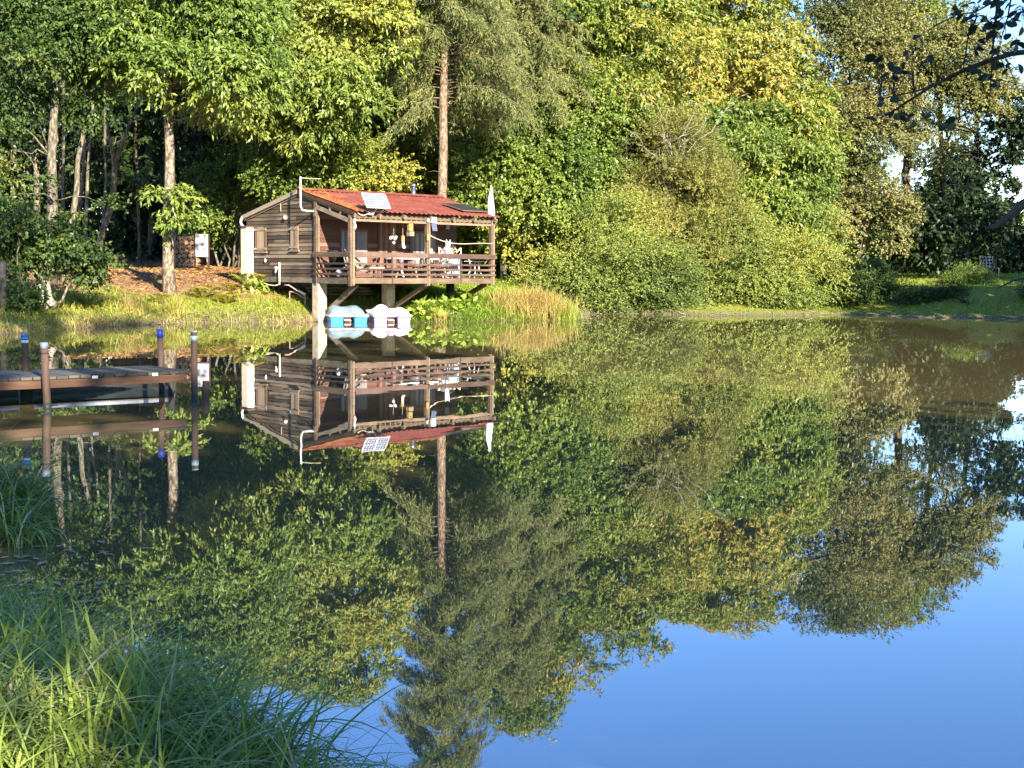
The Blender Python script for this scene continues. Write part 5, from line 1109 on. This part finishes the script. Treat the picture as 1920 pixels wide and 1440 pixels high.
# floating and sunken leaves by the near bank
rl = np.random.default_rng(8); n = 190
x = rl.uniform(-3.5, -1.6, n); y = rl.uniform(6.3, 8.2, n); x2 = rl.uniform(-1.6, -.4, 60); y2 = -1.35 * (x2 + .4) + 4.35 + rl.uniform(.1, .9, 60)
k = shore_dist(x, y) < -.02; k &= rl.random(len(x)) < np.where(x < -1.6, np.clip(.55 - .5 * (x + 2.6), .05, 1), .6); x, y = x[k], y[k]; n = len(x); a = rl.uniform(0, 6.28, n)
V = leaf_quads(np.stack([x, y, np.full(n, .006)], 1), np.stack([np.cos(a), np.sin(a), 0 * a], 1), np.tile((0, 0, 1.0), (n, 1)), rl.uniform(.05, .13, n), rl.uniform(.025, .05, n), .05)
V[:, 2] = np.maximum(V[:, 2], .005); tag(mesh_obj('fallen_leaves', V, np.arange(len(V)).reshape(-1, 4), M['l_litter'], None, False, {'v': rl.random(n)}), 'brown leaves floating by the near bank', kind='stuff')
# leaf litter and twigs on the brown slope, debris along the far waterline
x = rl.uniform(-15, -3, 16000); y = rl.uniform(36, 56, 16000); d = shore_dist(x, y); k = (d > 1.2) & (rl.random(len(x)) < .25 + .75 * (grassy(x, y, d) < .6)); x, y, d = x[k], y[k], d[k]; n = len(x); a = rl.uniform(0, 6.28, n)
V = leaf_quads(np.stack([x, y, ground(x, y, d) + .012], 1), np.stack([np.cos(a), np.sin(a), rl.normal(0, .25, n)], 1), np.stack([rl.normal(0, .4, n), rl.normal(-.3, .4, n), np.ones(n)], 1), rl.uniform(.07, .18, n), rl.uniform(.03, .07, n), .2)
tag(mesh_obj('leaf_litter', V, np.arange(len(V)).reshape(-1, 4), M['l_litter'], None, False, {'v': rl.random(n) * .9}), 'fallen leaves on the brown slope', kind='stuff')
mb = MB()
for i in range(260):
    px = rl.uniform(60, 1915); D = rl.uniform(36, 57); x, y = bp(px, D)
    best = SHORE[np.argmin(np.hypot(SHORE[:, 0] - x, SHORE[:, 1] - y))]; x, y = best[0] + rl.normal(0, .3), best[1] + rl.uniform(-.05, .7)
    a = rl.uniform(0, 6.28); L = rl.uniform(.12, .5); z = max(0, g1(x, y)) + .01
    mb.tube([(x, y, z), (x + math.cos(a) * L * .5, y + math.sin(a) * L * .5, z + rl.uniform(0, .08)), (x + math.cos(a) * L, y + math.sin(a) * L, z + rl.uniform(-.02, .14))], [.014, .011, .005], 4, rl.random())
tag(mb.build('shore_debris', M['old_wood'], None), 'twigs and dead stems along the far waterline', kind='stuff')
# pink flowers in the near grass
for i, (px, py, D, lab) in enumerate(((90, 1368, 4.95, 'pink wild flower low in the near grass, the left one'), (117, 1362, 5.0, 'smaller pink flower right of the other pink flower'), (195, 1432, 4.75, 'pink flower head at the bottom edge of the grass'))):
    p = at(px, py, D); rt = thing('pink_flower', lab, 'flower', (p[0], p[1], g1(p[0], p[1]))); mb = MB(); h = p[2] - rt.location[2]
    for q in range(9):
        a = q * .7; e = Vector((math.cos(a) * .022, math.sin(a) * .022, .008 + .006 * (q % 3))); mb.ball(Vector((0, 0, h)) + e * .7, (.011, .011, .008), 6, 4)
    mb.build('flower_head', M['flower'], rt, True); mb = MB(); mb.tube([(0, 0, 0), (.01, 0, h * .6), (0, 0, h)], [.003, .003, .002], 5); mb.build('stem', M['g_near'], rt)

# ------------------------------------------------------------------ alder bough hanging in from the right, close to the camera
rb = np.random.default_rng(9)
bx, by = 5.3, 5.5; root = thing('alder_tree', 'near alder reaching in with dark silhouetted leafy twigs at the top right', 'tree', (bx, by, g1(bx, by)))
o0 = np.array(root.location)
wood_ = MB(); wood_.tube([(0, 0, -.1), (.05, 0, 1.2), (.0, .05, 2.6), (.2, 0, 4.4), (.1, .1, 6)], [.13, .11, .10, .08, .05], 10)
twigs = []
def twig(pts, D, r0, dD=0.0):
    P = [at(px, py, D + dD * i) - o0 for i, (px, py) in enumerate(pts)]
    wood_.tube(P, list(np.linspace(r0, r0 * .25, len(P))), 6); twigs.append(np.array(P)); return P
wood_.tube([(0, .0, 2.4), (-.5, .0, 2.62), (-1.2, -.05, 2.72), (-2.1, -.1, 2.62), at(1990, 90, 5.3) - o0], [.055, .042, .032, .022, .013], 7)
twig([(1990, 90), (1900, 100), (1860, 112), (1820, 126), (1780, 145), (1745, 163), (1710, 185), (1680, 205), (1650, 222)], 5.3, .012)
twig([(1760, 157), (1715, 172), (1675, 180), (1650, 186)], 5.25, .005)
wood_.tube([(0, .0, 2.9), (-.6, .0, 3.25), (-1.5, -.1, 3.2), (-2.5, -.2, 2.9), at(1905, -60, 5.2) - o0, at(1880, -40, 5.2) - o0], [.055, .042, .034, .024, .016, .012], 7)
twig([(1880, -40), (1870, 10), (1864, 60), (1860, 110), (1858, 150), (1855, 195)], 5.2, .006)
twig([(1905, -40), (1860, 5), (1830, 22), (1795, 28)], 5.2, .006)
twig([(1900, -30), (1890, 30), (1878, 70), (1872, 105)], 5.15, .004)
twig([(1832, 30), (1815, 70), (1806, 130), (1812, 145), (1825, 158)], 5.25, .0035)
twig([(1882, 100), (1892, 125), (1905, 160), (1908, 170)], 5.2, .003)
twig([(1855, 195), (1848, 215), (1832, 250), (1828, 275)], 5.2, .0025)
twig([(1920, 20), (1885, 45), (1850, 40), (1820, 45)], 5.2, .004)
wood_.tube([(0, 0, 1.7), (-.5, .0, 2.05), (-1.3, .0, 2.2), (-2.3, -.05, 2.15), at(1990, 345, 5.4) - o0], [.07, .06, .05, .042, .032], 8)
twig([(1990, 345), (1945, 370), (1915, 385), (1890, 408), (1868, 424), (1848, 428)], 5.4, .028)
twig([(1890, 408), (1875, 400), (1862, 395)], 5.4, .006)
wood_.tube([(0, 0, 1.2), (-.6, .1, 1.45), (-1.6, .1, 1.6), at(2060, 515, 5.6) - o0, at(1990, 520, 5.6) - o0], [.04, .032, .022, .014, .010], 7)
twig([(1990, 520), (1930, 520), (1900, 526), (1880, 536), (1868, 542)], 5.6, .006)
# leaf clusters at the places where the picture shows them
Ls = []
for (px, py, n, sp) in ((1650, 100, 5, 16), (1700, 105, 3, 12), (1710, 100, 2, 6), (1745, 112, 3, 10), (1725, 70, 2, 8), (1690, 145, 5, 16), (1700, 135, 4, 14), (1675, 130, 4, 14), (1660, 180, 4, 12), (1655, 210, 3, 14), (1680, 218, 5, 14), (1715, 222, 6, 14), (1735, 215, 3, 10), (1683, 240, 1, 3), (1770, 235, 3, 14), (1785, 225, 3, 14),
        (1840, 135, 6, 14), (1860, 130, 4, 14), (1872, 88, 3, 14), (1840, 85, 4, 16), (1815, 22, 5, 20), (1835, 8, 4, 14), (1860, 30, 9, 22), (1880, 15, 9, 22), (1900, 40, 10, 22), (1915, 15, 8, 20), (1880, 55, 8, 20), (1905, 75, 5, 16), (1848, 45, 5, 16), (1800, 28, 4, 12), (1900, 130, 4, 14), (1880, 165, 4, 14), (1862, 60, 6, 16)):
    for j in range(n):
        p = at(px + rb.normal() * sp * .7, py + rb.normal() * sp * .55, 5.2 + rb.normal() * .05)
        # hang on the nearest twig by a thin stalk
        allp = np.concatenate(twigs) + o0; q = allp[np.argmin(np.linalg.norm(allp - p, axis=1))]
        Ls.append((p, q))
P = np.array([l[0] for l in Ls]); n = len(P); ax = rb.normal(0, .6, (n, 3)) + (-.5, 0, -.35); no = rb.normal(0, .6, (n, 3)) + (0, -.6, .55)
ax = norm(ax); S = norm(np.cross(ax, no)); L_ = rb.uniform(.026, .048, n)[:, None]; W_ = L_ * rb.uniform(.5, .72, n)[:, None]
no = np.cross(S, ax)
ring = []
for t_, w__ in ((0, 0), (.12, .32), (.35, .5), (.6, .48), (.82, .3), (1, 0), (.82, -.3), (.6, -.48), (.35, -.5), (.12, -.32)):
    ring.append(P + ax * L_ * t_ + S * W_ * w__ + no * L_ * (.12 * abs(w__) * 2 - .15 * t_ ** 2))
V = np.stack(ring, 1).reshape(-1, 3)
mesh_obj('foliage', V - o0, np.arange(n * 10).reshape(n, 10), M['l_alder'], root, False, {'v': rb.random(n)})
mb = wood_
for p, q in Ls:
    if np.linalg.norm(p - q) > .005: mb.tube([q - o0, (p + q) / 2 - o0 + (0, 0, .006), p - o0], [.0016, .0014, .001], 4, cap=False)
mb.build('branch', M['bark_dark'], root, True)
